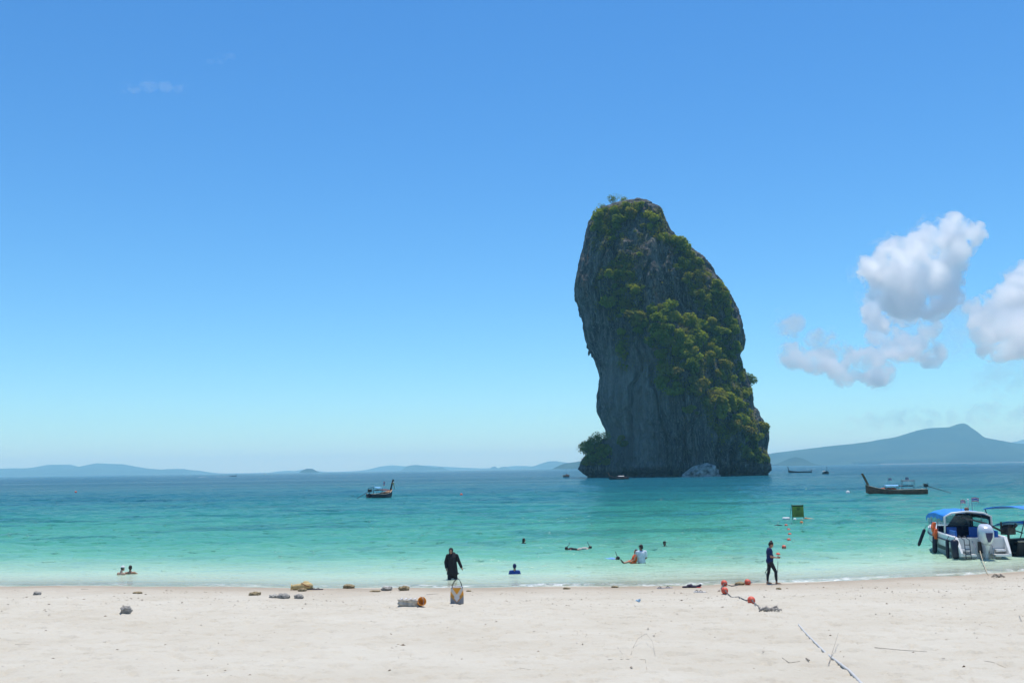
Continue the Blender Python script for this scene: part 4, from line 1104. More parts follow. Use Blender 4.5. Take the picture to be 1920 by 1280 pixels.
def speedboat(loc, heading):
    root = empty('speedboat', loc, heading)
    tag(root, 'white speedboat with blue canvas top and silver outboard motor, stern to the beach', 'boat')
    L, B = 7.2, 1.25
    def sect(t):
        w = B * (1 - max(0, (t - 0.45) / 0.55)**2.4 * 0.96); sh = 0.98 + 0.42 * t**1.6; k = -0.40 + 0.55 * max(0, (t - 0.6) / 0.4)**2
        return L * t, w, sh, k
    rings, band = [], []
    for t in np.linspace(0, 1, 21):
        x, w, sh, k = sect(t); w = max(w, 0.03); ch = 0.30 + 0.25 * t
        o_ = [(w, sh), (w * 1.0, sh * 0.75 + ch * 0.25), (w * 0.97, ch + 0.12), (w * 0.88, ch), (w * 0.55, k * 0.5 + 0.0), (0.02, k)]
        o_ = o_ + [(-a, b_) for a, b_ in o_[::-1]]
        wi = max(w - 0.16, 0.01); fl = 0.42 if t < 0.62 else sh - 0.06
        i_ = [(-wi, sh), (-wi * 0.98, (sh + fl) / 2), (-wi * 0.94, fl), (wi * 0.94, fl), (wi * 0.98, (sh + fl) / 2), (wi, sh)]
        rings.append([(x, a, b_) for a, b_ in o_ + i_])
    MB().loft(rings).build('hull', m_gel, root)
    for sg in (-1, 1):
        V = []
        for t in np.linspace(0, 0.96, 18):
            x, w, sh, k = sect(t); ch = 0.30 + 0.25 * t
            V.append([(x, sg * (w * 0.965 + 0.012), ch + 0.10), (x, sg * (w * 0.89 + 0.012), ch - 0.01), (x, sg * (w * 0.70 + 0.012), (ch + k * 0.5) / 2 + 0.02), (x, sg * (w * 0.56 + 0.012), k * 0.5 + 0.02)])
        g = MB(); P = np.array(V); nr, nc = P.shape[:2]; f1 = grid_faces(nr, nc)
        g.add(P.reshape(-1, 3), [tuple(q if sg > 0 else q[::-1]) for q in f1]); g.add((P - np.array([0, sg * 0.01, 0])).reshape(-1, 3), [tuple(q[::-1] if sg > 0 else q) for q in f1])
        g.build('hull_band', m_gelgrey, root)
        MB().tube([(sect(t)[0], sg * (sect(t)[1] + 0.02), sect(t)[2] * 0.72 + 0.09) for t in np.linspace(0, 0.98, 16)], 0.035, 6).build('rub_rail', m_fender, root)
        MB().tube([(sect(t)[0], sg * (sect(t)[1] - 0.08), sect(t)[2] + 0.02) for t in np.linspace(0, 0.6, 10)], 0.075, 8).build('gunwale', m_gel, root, True)
        # stern quarter wing sloping down to the swim platform
        MB().loft([[(-0.02, sg * 1.24, 0.15), (-0.02, sg * 1.05, 0.15), (-0.02, sg * 1.08, 1.04), (-0.02, sg * 1.24, 1.04)], [(-0.42, sg * 1.20, 0.12), (-0.42, sg * 1.04, 0.12), (-0.42, sg * 1.06, 0.62), (-0.42, sg * 1.20, 0.62)], [(-0.70, sg * 1.16, 0.14), (-0.70, sg * 1.05, 0.14), (-0.70, sg * 1.06, 0.30), (-0.70, sg * 1.16, 0.30)]]).build('quarter_wing', m_gel, root, bevel=0.02)
        MB().box((-0.36, sg * 0.75, 0.20), (0.66, 0.62, 0.10)).build('swim_platform', m_gel, root, bevel=0.02)
        MB().box((-0.20, sg * 0.80, 0.42), (0.40, 0.46, 0.09)).build('boarding_step', m_gel, root, bevel=0.02)
    MB().box((0.02, 0, 0.62), (0.10, 2.2, 0.78)).build('transom', m_gel, root, bevel=0.02)
    # outboard, tilted a little
    T = Matrix.Rotation(R(-16), 3, 'Y')
    def tt(p): v_ = T @ Vector(p); return (v_.x - 0.42, v_.y - 0.06, v_.z + 0.72)
    rings = []
    for z, x0, x1_, w in ((0.10, -0.42, 0.22, 0.20), (0.25, -0.52, 0.28, 0.29), (0.52, -0.56, 0.30, 0.33), (0.78, -0.50, 0.29, 0.32), (0.92, -0.40, 0.26, 0.27), (0.97, -0.30, 0.2, 0.18)):
        rings.append([tt((xx, yy, z)) for xx, yy in ((x1_, -w * 0.8), (x1_ * 0.6, -w), ((x0 + x1_) / 2, -w), (x0 * 0.8, -w * 0.8), (x0, -w * 0.3), (x0, w * 0.3), (x0 * 0.8, w * 0.8), ((x0 + x1_) / 2, w), (x1_ * 0.6, w), (x1_, w * 0.8))])
    cowl = MB().loft(rings).build('outboard_cowl', m_cowl, root, True)
    MB().loft([[tt(p) for p in r_] for r_ in ([(-0.55, -0.05, 0.30), (-0.50, -0.05, 0.30), (-0.50, 0.05, 0.30), (-0.55, 0.05, 0.30)], [(-0.585, -0.14, 0.55), (-0.50, -0.14, 0.55), (-0.50, 0.14, 0.55), (-0.585, 0.14, 0.55)], [(-0.535, -0.16, 0.76), (-0.46, -0.16, 0.76), (-0.46, 0.16, 0.76), (-0.535, 0.16, 0.76)])]).build('cowl_inset', m_cowl_dark, cowl)
    lg = MB(); lg.loft([[tt(p) for p in r_] for r_ in ([(0.16, -0.15, 0.14), (-0.38, -0.11, 0.14), (-0.38, 0.11, 0.14), (0.16, 0.15, 0.14)], [(0.08, -0.10, -0.25), (-0.32, -0.07, -0.25), (-0.32, 0.07, -0.25), (0.08, 0.10, -0.25)], [(0.06, -0.06, -0.85), (-0.26, -0.04, -0.85), (-0.26, 0.04, -0.85), (0.06, 0.06, -0.85)])])
    lg.build('outboard_leg', m_cowl, root)
    MB().box((-0.10, -0.06, 0.55), (0.34, 0.46, 0.55)).build('motor_bracket', m_metal, root, bevel=0.02)
    for sg in (-1, 1): MB().tube([(-0.05, sg * 0.42, 0.85), (-0.45, sg * 0.40, 0.55), (-0.55, sg * 0.40, -0.1)], 0.025, 6).build('bracket_tube', m_steel, root)
    # ladder on the port quarter
    ld = MB()
    for yy in (0.78, 1.02): ld.tube([(-0.02, yy, 1.10), (-0.72, yy - 0.02, 0.95), (-0.86, yy - 0.02, 0.05)], 0.022, 6)
    for q in (0.25, 0.5, 0.75): ld.tube([(-0.72 - 0.14 * q, 0.76, 0.95 - 0.9 * q), (-0.72 - 0.14 * q, 1.0, 0.95 - 0.9 * q)], 0.02, 6)
    ld.build('ladder', m_pole, root)
    # cockpit
    for x, y, z, d in ((1.0, 0.72, 0.78, (0.9, 0.42, 0.16)), (1.0, -0.72, 0.78, (0.9, 0.42, 0.16)), (2.9, 0.55, 0.85, (0.5, 0.5, 0.18)), (2.9, -0.55, 0.85, (0.5, 0.5, 0.18))):
        MB().box((x, y, z), d).build('seat', m_vinyl, root, bevel=0.04); MB().box((x, y, z - 0.24), (d[0] * 0.9, d[1] * 0.9, 0.32)).build('seat_base', m_gel, root)
    for x, y, d in ((1.0, 0.98, (0.95, 0.10, 0.42)), (1.0, -0.98, (0.95, 0.10, 0.42)), (2.68, 0.55, (0.10, 0.5, 0.55)), (2.68, -0.55, (0.10, 0.5, 0.55))):
        MB().box((x, y, 1.10), d).build('backrest', m_vinyl, root, bevel=0.04)
    MB().loft([[(3.6, -0.95, 0.42), (4.5, -0.85, 0.42), (4.5, 0.85, 0.42), (3.6, 0.95, 0.42)], [(3.7, -0.92, 1.35), (4.4, -0.8, 1.35), (4.4, 0.8, 1.35), (3.7, 0.92, 1.35)]]).build('console', m_darkcloth, root, bevel=0.04)
    MB().tube([(3.55, -0.45 + 0.2 * math.cos(a), 1.30 + 0.2 * math.sin(a)) for a in np.linspace(0, 2 * PI, 15)], 0.018, 6).build('steering_wheel', m_pole, root)
    ws = MB(); P = [[(4.35 - 0.45 * q, y, 1.36 + 0.55 * q) for y in np.linspace(-0.88, 0.88, 7)] for q in (0, 1)]; ws.sheet(np.array(P), 0.012); ws.build('windscreen', m_window, root)
    # canvas top on its bows
    def roof(x, q): return 2.20 + 0.08 * math.sin((x - 1.9) / 3.2 * PI) - 0.23 * abs(q)**2.2 - 0.22 * max(0, (x - 4.4) / 0.7)**2
    P = [[(x, 1.14 * q, roof(x, q) - 0.012 * math.sin(q * 14 + x * 3)) for q in np.linspace(-1, 1, 17)] for x in np.linspace(1.75, 5.05, 16)]
    top = MB().sheet(np.array(P)[:, ::-1], 0.02).build('canvas_top', m_tarp_blue, root, True)
    for sg in (-1, 1):   # hanging valance
        V = [[(x, sg * 1.15, roof(x, 1) - 0.02 - d * (0.20 + 0.05 * math.sin(x * 9))) for x in np.linspace(2.0, 5.0, 16)] for d in (0, 1)]
        vl = MB(); P = np.array(V); n = P.shape[1]; f1 = grid_faces(2, n); nrm = np.array([0, 0.006, 0])
        vl.add((P - nrm).reshape(-1, 3), [tuple(q) for q in f1]); vl.add((P + nrm).reshape(-1, 3), [tuple(q[::-1]) for q in f1]); vl.build('valance', m_tarp_blue, top, True)
    MB().tube([(1.75, 1.16, 1.0), (1.72, 1.13, 1.95), (1.74, 0.8, 2.12), (1.74, 0.0, 2.21), (1.74, -0.8, 2.12), (1.72, -1.13, 1.95), (1.75, -1.16, 1.0)], 0.048, 8).build('rear_arch', m_gel, root, True)
    for x in (3.1, 4.7): MB().tube([(x, 1.1, 1.05), (x, 1.10, 1.95), (x, 0, 2.16), (x, -1.10, 1.95), (x, -1.1, 1.05)], 0.02, 6).build('canopy_bow', m_steel, root)
    # starboard curtain with a clear window
    cu = MB()
    for z0, z1, x0, x1_ in ((1.0, 1.32, 1.8, 4.9), (1.80, 1.96, 1.8, 4.9), (1.32, 1.80, 1.8, 2.05), (1.32, 1.80, 4.55, 4.9)): cu.box(((x0 + x1_) / 2, -1.12, (z0 + z1) / 2), (x1_ - x0, 0.02, z1 - z0))
    cu.build('side_curtain', m_darkcloth, root); MB().box((3.3, -1.12, 1.56), (2.5, 0.008, 0.48)).build('curtain_window', m_window, root)
    MB().box((4.9, 0.1, 1.62), (0.02, 1.9, 0.5)).build('front_curtain', m_window, root)
    MB().loft([[(4.86, -1.1, 1.05), (4.92, -1.1, 1.05), (4.92, 0.3, 1.05), (4.86, 0.3, 1.05)], [(4.86, -1.1, 1.92), (4.92, -1.1, 1.92), (4.92, -0.4, 1.98), (4.86, -0.4, 1.98)]]).build('front_flap', m_darkcloth, root)
    rl = MB()
    for sg in (-1, 1):
        rl.tube([(4.6, sg * 1.0, 1.45), (5.6, sg * 0.78, 1.72), (6.6, sg * 0.35, 1.85), (7.15, 0, 1.88)], 0.022, 6)
        for x, y in ((5.2, 0.85), (6.1, 0.55)): rl.tube([(x, sg * y, 1.25), (x, sg * y, 1.68)], 0.018, 6)
    rl.build('bow_rail', m_steel, root)
    flag(root, (2.1, 0.18, 2.2), 0.58, 0.28, 0.15, 1.0, -1.2); flag(root, (2.9, -0.62, 2.18), 0.70, 0.36, 0.20, 1.0, -1.45)
    MB().tube([(2.3, -0.25, 2.2), (2.3, -0.25, 2.75)], 0.015, 6).ball((2.3, -0.25, 2.78), 0.05, 8, 6).build('mast_light', m_white, root)
    MB().ball((2.2, -0.12, 2.30), (0.10, 0.12, 0.10), 10, 6).build('horn', m_hull_dark, root)
    return root
SB = on_z(1843, 1047, 0.0)
sb = speedboat((SB.x, SB.y + 0.1, 0.0), PI / 2 - R(7.0))
SBM = Matrix.Translation(sb.location) @ Matrix.Rotation(sb.rotation_euler.z, 4, 'Z')
for k, (top, bot, r_, lab) in enumerate([
    ((5.0, 1.26, 1.15), (5.1, 1.62, 0.22), 0.085, 'thin navy fender swung out from the speedboat near its bow'),
    ((2.9, 1.34, 0.95), (2.9, 1.40, 0.02), 0.12, 'navy fender hanging amidships under the orange vests of the speedboat'),
    ((0.75, 1.36, 0.90), (0.7, 1.40, -0.05), 0.085, 'slim dark fender hanging just ahead of the fat black one on the speedboat'),
    ((-0.20, 1.30, 0.95), (-0.28, 1.30, 0.02), 0.19, 'fat black fender at the stern corner of the speedboat by the ladder')]):
    a, b_ = Vector(top), Vector(bot); d = (b_ - a)
    f = MB(); f.tube([a + d * q for q in (0, 0.04, 0.12, 0.5, 0.88, 0.96, 1.0)], [r_ * 0.3, r_ * 0.75, r_, r_, r_, r_ * 0.75, r_ * 0.3], 12)
    f.tube([a, a + Vector((0.0, -0.10, 0.16))], 0.012, 5)
    o = f.build('fender', m_fender, None, True); o.matrix_world = SBM; tag(o, lab, 'fender', 'fenders of the speedboat')
for k, (x, z) in enumerate(((3.05, 1.34), (2.85, 1.02))):
    j = MB(); j.loft([[(x - 0.16, 1.27, z - 0.26), (x + 0.16, 1.27, z - 0.26), (x + 0.16, 1.40, z - 0.26), (x - 0.16, 1.40, z - 0.26)], [(x - 0.2, 1.27, z), (x + 0.2, 1.27, z), (x + 0.2, 1.44, z), (x - 0.2, 1.44, z)], [(x - 0.13, 1.22, z + 0.26), (x + 0.13, 1.22, z + 0.26), (x + 0.13, 1.36, z + 0.26), (x - 0.13, 1.36, z + 0.26)]])
    o = j.build('life_vest', m_orange, None, False, 0.03); o.matrix_world = SBM
    tag(o, ('orange life vest hung on the speedboat side, upper of the two', 'orange life vest hung on the speedboat side, lower of the two')[k], 'life vest', 'life vests on the speedboat')
# mooring line from the stern to the sand
m_rope = simple_mat('pale_rope', (0.50, 0.42, 0.30), 0.9, 0.2, 20)
m_rope_dark = simple_mat('dark_rope', (0.10, 0.11, 0.12), 0.9, 0.2, 20)
a = SBM @ Vector((-0.72, 0.30, 0.45)); e_ = on_sand(1853, 1078); mid = (a + e_) / 2 - Vector((0, 0, 0.12))
o = MB().tube([a, a * 0.5 + mid * 0.5 - Vector((0, 0, 0.02)), mid, mid * 0.5 + e_ * 0.5 - Vector((0, 0, 0.02)), e_], 0.016, 6).build('mooring_rope', m_rope, None, True)
tag(o, 'tan mooring rope running from the speedboat stern down to the sand', 'rope')

# the second longtail, half out of the picture beside the speedboat
p = on_z(1890, 1041, 0.0); hd = R(28)
longtail('dark longtail boat with bright blue canopies, moored beside the speedboat', (p.x + 4.25 * math.cos(hd), p.y + 4.25 * math.sin(hd), 0), hd, L=8.5, beam=2.0, hull_mat=m_hull_black, prow_mat=m_teak, canopy='blue', prow_h=2.6, shaft_up=1.9, flags=())

# ================================================================== PEOPLE
def skin_mat(name, col):
    m, nt, out = new_mat(name)
    b = N(nt, 'ShaderNodeBsdfPrincipled'); n = noise(nt, 9.0, 4, 0.6, mapping(nt))
    r_ = ramp(nt, [(0.3, tuple(c * 0.82 for c in col)), (0.7, col)], n.outputs[0]); nt.links.new(r_.outputs[0], b.inputs['Base Color'])
    b.inputs['Roughness'].default_value = 0.5; b.inputs['Subsurface Weight'].default_value = 0.08; b.inputs['Subsurface Radius'].default_value = (0.02, 0.008, 0.004)
    nt.links.new(b.outputs[0], out.inputs['Surface']); return m
sk_tan = skin_mat('tan_skin', (0.42, 0.22, 0.13)); sk_fair = skin_mat('fair_skin', (0.62, 0.38, 0.27)); sk_brown = skin_mat('brown_skin', (0.24, 0.12, 0.07))
m_hair = simple_mat('dark_hair', (0.020, 0.014, 0.011), 0.5, 0.3, 30.0, bump=0.4)
def cloth(name, col, rough=0.85): return simple_mat(name, col, rough, 0.16, 7.0, bump=0.5)
c_navy = cloth('navy_shirt_cloth', (0.008, 0.022, 0.10)); c_black = cloth('black_cloth', (0.014, 0.014, 0.018)); c_leg = cloth('black_legging_cloth', (0.020, 0.022, 0.030)); c_white = cloth('white_shirt_cloth', (0.66, 0.70, 0.78)); c_short = cloth('dark_red_short_cloth', (0.06, 0.02, 0.02))
c_blue = cloth('blue_rash_shirt_cloth', (0.02, 0.06, 0.28)); c_sky = cloth('light_blue_shirt_cloth', (0.20, 0.42, 0.75)); c_cap = cloth('dark_cap_cloth', (0.03, 0.025, 0.03)); c_capw = cloth('white_cap_cloth', (0.75, 0.74, 0.72)); c_fin = simple_mat('black_rubber', (0.02, 0.015, 0.018), 0.5)

class Body:
    """Tapered limbs and rounded masses that are welded into one continuous skin."""
    def __init__(s): s.m = MB()
    def cap(s, p0, r0, p1, r1, seg=12):
        p0, p1 = Vector(p0), Vector(p1); d = p1 - p0; l = d.length
        q = d.normalized().to_track_quat('Z', 'Y').to_matrix() if l > 1e-6 else Matrix.Identity(3)
        rings = []
        for a in (-80, -55, -28, 0): z = r0 * math.sin(R(a)); r_ = r0 * math.cos(R(a)); rings.append([p0 + q @ Vector((r_ * math.cos(t), r_ * math.sin(t), z)) for t in np.linspace(0, 2 * PI, seg + 1)[:-1]])
        for a in (0, 28, 55, 80): z = r1 * math.sin(R(a)) + l; r_ = r1 * math.cos(R(a)); rings.append([p0 + q @ Vector((r_ * math.cos(t), r_ * math.sin(t), z)) for t in np.linspace(0, 2 * PI, seg + 1)[:-1]])
        s.m.loft(rings); return s
    def chain(s, pts):
        for (p0, r0), (p1, r1) in zip(pts, pts[1:]): s.cap(p0, r0, p1, r1)
        return s
    def ell(s, c, r_, rot=None): s.m.ball(c, r_, 16, 12, rot); return s
    def skin(s, name, mat, parent, voxel=0.012, smooth=3):
        me = s.m.mesh(name, mat, True)
        o = bpy.data.objects.new(name, me); COL.objects.link(o)
        md = o.modifiers.new('r', 'REMESH'); md.mode = 'VOXEL'; md.voxel_size = voxel; md.use_smooth_shade = True
        sm = o.modifiers.new('s', 'SMOOTH'); sm.factor = 0.5; sm.iterations = smooth
        dg = bpy.context.evaluated_depsgraph_get(); dg.update()
        m2 = bpy.data.meshes.new_from_object(o.evaluated_get(dg)); bpy.data.objects.remove(o); bpy.data.meshes.remove(me)
        m2.name = name; m2.materials.clear(); m2.materials.append(mat)
        m2.polygons.foreach_set('use_smooth', [True] * len(m2.polygons))
        return link(name, m2, parent)
    def hand(s, w, d, side, curl=0.6, k=1.0):
        """w: wrist, d: direction of the forearm, side: vector towards the thumb. Palm, four fingers of unequal length bent at the knuckles, a thumb off the side."""
        w, d, t = Vector(w), Vector(d).normalized(), Vector(side).normalized()
        n = d.cross(t).normalized(); t = n.cross(d).normalized()
        s.cap(w, 0.026 * k, w + d * 0.075 * k, 0.034 * k)
        for i, ln in enumerate((0.072, 0.082, 0.076, 0.060)):
            b_ = w + d * 0.085 * k + t * (0.030 - 0.020 * i) * k
            m_ = b_ + (d * math.cos(curl * 0.5) + n * math.sin(curl * 0.5)) * ln * 0.5 * k
            e = m_ + (d * math.cos(curl) + n * math.sin(curl)) * ln * 0.5 * k
            s.cap(b_, 0.0105 * k, m_, 0.0098 * k, 8); s.cap(m_, 0.0098 * k, e, 0.008 * k, 8)
        b_ = w + d * 0.03 * k + t * 0.028 * k; m_ = b_ + (d * 0.75 + t * 0.65).normalized() * 0.042 * k
        s.cap(b_, 0.013 * k, m_, 0.0115 * k, 8); s.cap(m_, 0.0115 * k, m_ + (d * 0.95 + t * 0.2 + n * 0.3).normalized() * 0.032 * k, 0.009 * k, 8)
        return s
    def head(s, c, face, up, k=1.0):
        """c: middle of the head; face: where the nose points; up: crown."""
        f, u = Vector(face).normalized(), Vector(up).normalized(); r_ = f.cross(u).normalized(); u = r_.cross(f)
        M = Matrix((r_, f, u)).transposed()
        c = Vector(c)
        def L(x, y, z): return c + M @ Vector((x * k, y * k, z * k))
        s.ell(L(0, -0.012, 0.025), (0.074 * k, 0.092 * k, 0.095 * k), M); s.ell(L(0, 0.02, -0.045), (0.058 * k, 0.068 * k, 0.068 * k), M)
        s.cap(L(0, 0.078, 0.005), 0.011 * k, L(0, 0.100, -0.028), 0.015 * k); s.cap(L(-0.025, 0.072, -0.064), 0.011 * k, L(0.025, 0.072, -0.064), 0.011 * k)
        s.cap(L(-0.04, 0.066, 0.018), 0.012 * k, L(0.04, 0.066, 0.018), 0.012 * k); s.ell(L(0, 0.062, -0.098), (0.028 * k, 0.02 * k, 0.018 * k), M)
        for sg in (-1, 1): s.ell(L(sg * 0.077, -0.008, -0.008), (0.012 * k, 0.022 * k, 0.034 * k), M)
        return L
def eyes_mouth(parent, L):
    for sg in (-1, 1): MB().ball(L(sg * 0.032, 0.076, 0.000), 0.010, 8, 6).build('eye', m_hair, parent, True)
    MB().tube([L(-0.024, 0.083, -0.062), L(0, 0.090, -0.060), L(0.024, 0.083, -0.062)], 0.006, 6).build('mouth', simple_mat('lips', (0.30, 0.09, 0.08), 0.5), parent, True)
def hair_cap(parent, L, M_len=0.0, mat=None, k=1.0, name='hair'):
    h = Body(); h.ell(L(0, -0.026, 0.036), (0.084 * k, 0.094 * k, 0.098 * k)); h.ell(L(0, -0.055, -0.02), (0.074 * k, 0.055 * k, 0.07 * k))
    if M_len > 0: h.cap(L(0, -0.07, -0.02), 0.065 * k, L(0, -0.075, -0.02 - M_len), 0.045 * k)
    return h

def person(label, loc, rz, group=None):
    o = empty('person', loc, rz); tag(o, label, 'person', group); return o

# --- the woman on the sand, looking at the phone in her hand (local: she faces -y)
P0 = on_sand(1446, 1094)
w = person('woman in navy tee and black leggings at the water edge, head bowed over a phone', P0, R(84))
b_ = Body()
LA, LK, LH = (0.085, 0.13, 0.07), (0.09, 0.06, 0.46), (0.085, 0.02, 0.86)      # rear leg (her left): trailing
RA, RK, RH = (-0.09, -0.20, 0.075), (-0.09, -0.19, 0.47), (-0.085, 0.0, 0.86)
for A, K, H in ((LA, LK, LH), (RA, RK, RH)):
    b_.chain([(H, 0.088), (K, 0.054), ((A[0] * 0.5 + K[0] * 0.5, A[1] * 0.45 + K[1] * 0.55 + 0.015, (A[2] + K[2]) / 2 + 0.05), 0.050), (A, 0.034)])
    b_.cap((A[0], A[1] + 0.02, 0.035), 0.034, (A[0], A[1] - 0.10, 0.028), 0.028); b_.cap((A[0], A[1] - 0.10, 0.028), 0.030, (A[0], A[1] - 0.17, 0.016), 0.018)
b_.ell((0, 0.02, 0.90), (0.165, 0.125, 0.13)); b_.ell((0, 0.0, 1.05), (0.14, 0.11, 0.16)); b_.ell((0, 0.015, 1.24), (0.155, 0.105, 0.15))
NK, HD = (0, -0.015, 1.42), (0, -0.065, 1.525)
b_.chain([((0, 0.02, 1.33), 0.07), (NK, 0.05), (HD, 0.05)])
Lh = b_.head(HD, (0, -0.82, -0.57), (0, -0.57, 0.82))
SL, EL, WL = (0.17, 0.02, 1.34), (0.205, 0.075, 1.07), (0.20, 0.03, 0.84)        # her left arm hangs
SR, ER, WR = (-0.17, 0.0, 1.34), (-0.19, -0.02, 1.07), (-0.12, -0.23, 1.03)       # her right forearm held out with the phone
b_.chain([((0, 0.02, 1.33), 0.07), (SL, 0.058), (EL, 0.040), (WL, 0.026)]).hand(WL, (0, -0.1, -1), (0, -1, 0), 0.7)
b_.chain([((0, 0.02, 1.33), 0.07), (SR, 0.058), (ER, 0.040), (WR, 0.026)]).hand(WR, (0.2, -1, 0.05), (0, 0.1, 1), 1.0)
body = b_.skin('body', sk_tan, w, 0.008)
t_ = Body(); t_.ell((0, 0.02, 0.90), (0.185, 0.148, 0.15)); t_.ell((0, -0.005, 1.05), (0.165, 0.140, 0.19)); t_.ell((0, 0.012, 1.24), (0.178, 0.130, 0.17)); t_.cap((-0.15, 0.01, 1.345), 0.072, (0.15, 0.02, 1.345), 0.072)
for S_, E_ in ((SL, EL), (SR, ER)): t_.cap(S_, 0.074, Vector(S_) * 0.35 + Vector(E_) * 0.65, 0.062)
t_.skin('shirt', c_navy, w, 0.012)
t_ = Body(); t_.ell((0, 0.02, 0.87), (0.172, 0.135, 0.12))
for A, K, H in ((LA, LK, LH), (RA, RK, RH)): t_.chain([(H, 0.096), (K, 0.062), ((A[0] * 0.5 + K[0] * 0.5, A[1] * 0.45 + K[1] * 0.55 + 0.015, (A[2] + K[2]) / 2 + 0.05), 0.058), ((A[0], A[1] * 0.88 + K[1] * 0.12, A[2] + 0.06), 0.044)])
t_.skin('leggings', c_leg, w, 0.012)
h = hair_cap(w, Lh); h.ell(Lh(0, -0.07, 0.125), (0.042, 0.042, 0.04)); h.skin('hair', m_hair, w, 0.010)
PH = Vector(WR) + Vector((0.03, -0.13, 0.025))
ph = MB(); ph.box(PH, (0.075, 0.15, 0.010), Matrix.Rotation(0.5, 3, 'X')); o = ph.build('phone', m_hull_black, None, bevel=0.003)
o.matrix_world = Matrix.Translation(P0) @ Matrix.Rotation(R(84), 4, 'Z'); tag(o, 'small black phone held in the hand of the woman in navy tee', 'phone')
WOMAN_HAND = Matrix.Translation(P0) @ Matrix.Rotation(R(84), 4, 'Z') @ Vector((0.20, 0.0, 0.77))

# --- the woman in black wading ashore, facing the beach
q = on_z(848, 1085, 0.0); BED = float(beach_base(q.x, q.y))
w = person('woman in long black robe and headscarf wading knee deep towards the beach', (q.x, q.y, BED), R(6))
k = 1.02
b_ = Body(); HD = Vector((-0.05, -0.06, 1.52)); feet = ((-0.13, -0.08), (0.15, 0.10))
for (fx, fy), hx in zip(feet, (-0.09, 0.09)):
    b_.chain([((hx, 0, 0.86), 0.09), ((fx * 0.95, fy - 0.03, 0.46), 0.058), ((fx, fy, 0.08), 0.036)]); b_.cap((fx, fy + 0.02, 0.035), 0.034, (fx, fy - 0.15, 0.02), 0.022)
b_.ell((0, 0, 0.92), (0.17, 0.12, 0.14)); b_.ell((0, 0, 1.2), (0.17, 0.115, 0.22)); b_.chain([((0, 0, 1.33), 0.07), ((-0.02, -0.02, 1.43), 0.05), (HD, 0.05)])
Lh = b_.head(HD, (-0.12, -0.93, -0.30), (-0.06, -0.30, 0.95))
aL = [(0.19, 0, 1.33), (0.30, -0.02, 1.06), (0.40, -0.10, 0.83)]; aR = [(-0.19, 0, 1.33), (-0.28, -0.01, 1.06), (-0.26, -0.10, 0.82)]
for a_ in (aL, aR): b_.chain([((0, 0, 1.33), 0.07), (a_[0], 0.058), (a_[1], 0.042), (a_[2], 0.027)]).hand(a_[2], Vector(a_[2]) - Vector(a_[1]), (0, -1, 0.1), 0.5)
b_.skin('body', sk_tan, w, 0.008); eyes_mouth(w, Lh)
t_ = Body()
t_.cap((0, 0, 1.30), 0.17, (0, 0.0, 1.05), 0.20); t_.cap((0, 0, 1.05), 0.20, (0.01, 0.02, 0.60), 0.245); t_.ell((0.03, 0.03, 0.56), (0.285, 0.21, 0.05)); t_.cap((-0.16, 0, 1.33), 0.085, (0.16, 0, 1.33), 0.085)
for a_ in (aL, aR): t_.chain([(a_[0], 0.085), (a_[1], 0.072), (Vector(a_[1]) * 0.12 + Vector(a_[2]) * 0.88, 0.062)])
t_.skin('robe', c_black, w, 0.014)
t_ = Body()
for (fx, fy), hx in zip(feet, (-0.09, 0.09)): t_.chain([((hx, 0, 0.80), 0.11), ((fx * 0.95, fy - 0.03, 0.44), 0.092), ((fx, fy, 0.16), 0.08)])
t_.skin('trousers', c_leg, w, 0.014)
# headscarf: a hood that leaves the face free and falls over the shoulders
sc_ = Body(); sc_.ell(Lh(0, -0.040, 0.035), (0.102, 0.108, 0.112)); sc_.ell(Lh(0, -0.03, -0.09), (0.098, 0.085, 0.075)); sc_.cap((-0.02, -0.01, 1.40), 0.105, (0.0, -0.02, 1.26), 0.185); sc_.cap((0.07, 0.02, 1.40), 0.085, (0.17, 0.03, 1.16), 0.09); sc_.cap((0, -0.05, 1.28), 0.14, (0, -0.07, 1.12), 0.13)
sc_.skin('headscarf', c_black, w, 0.012)

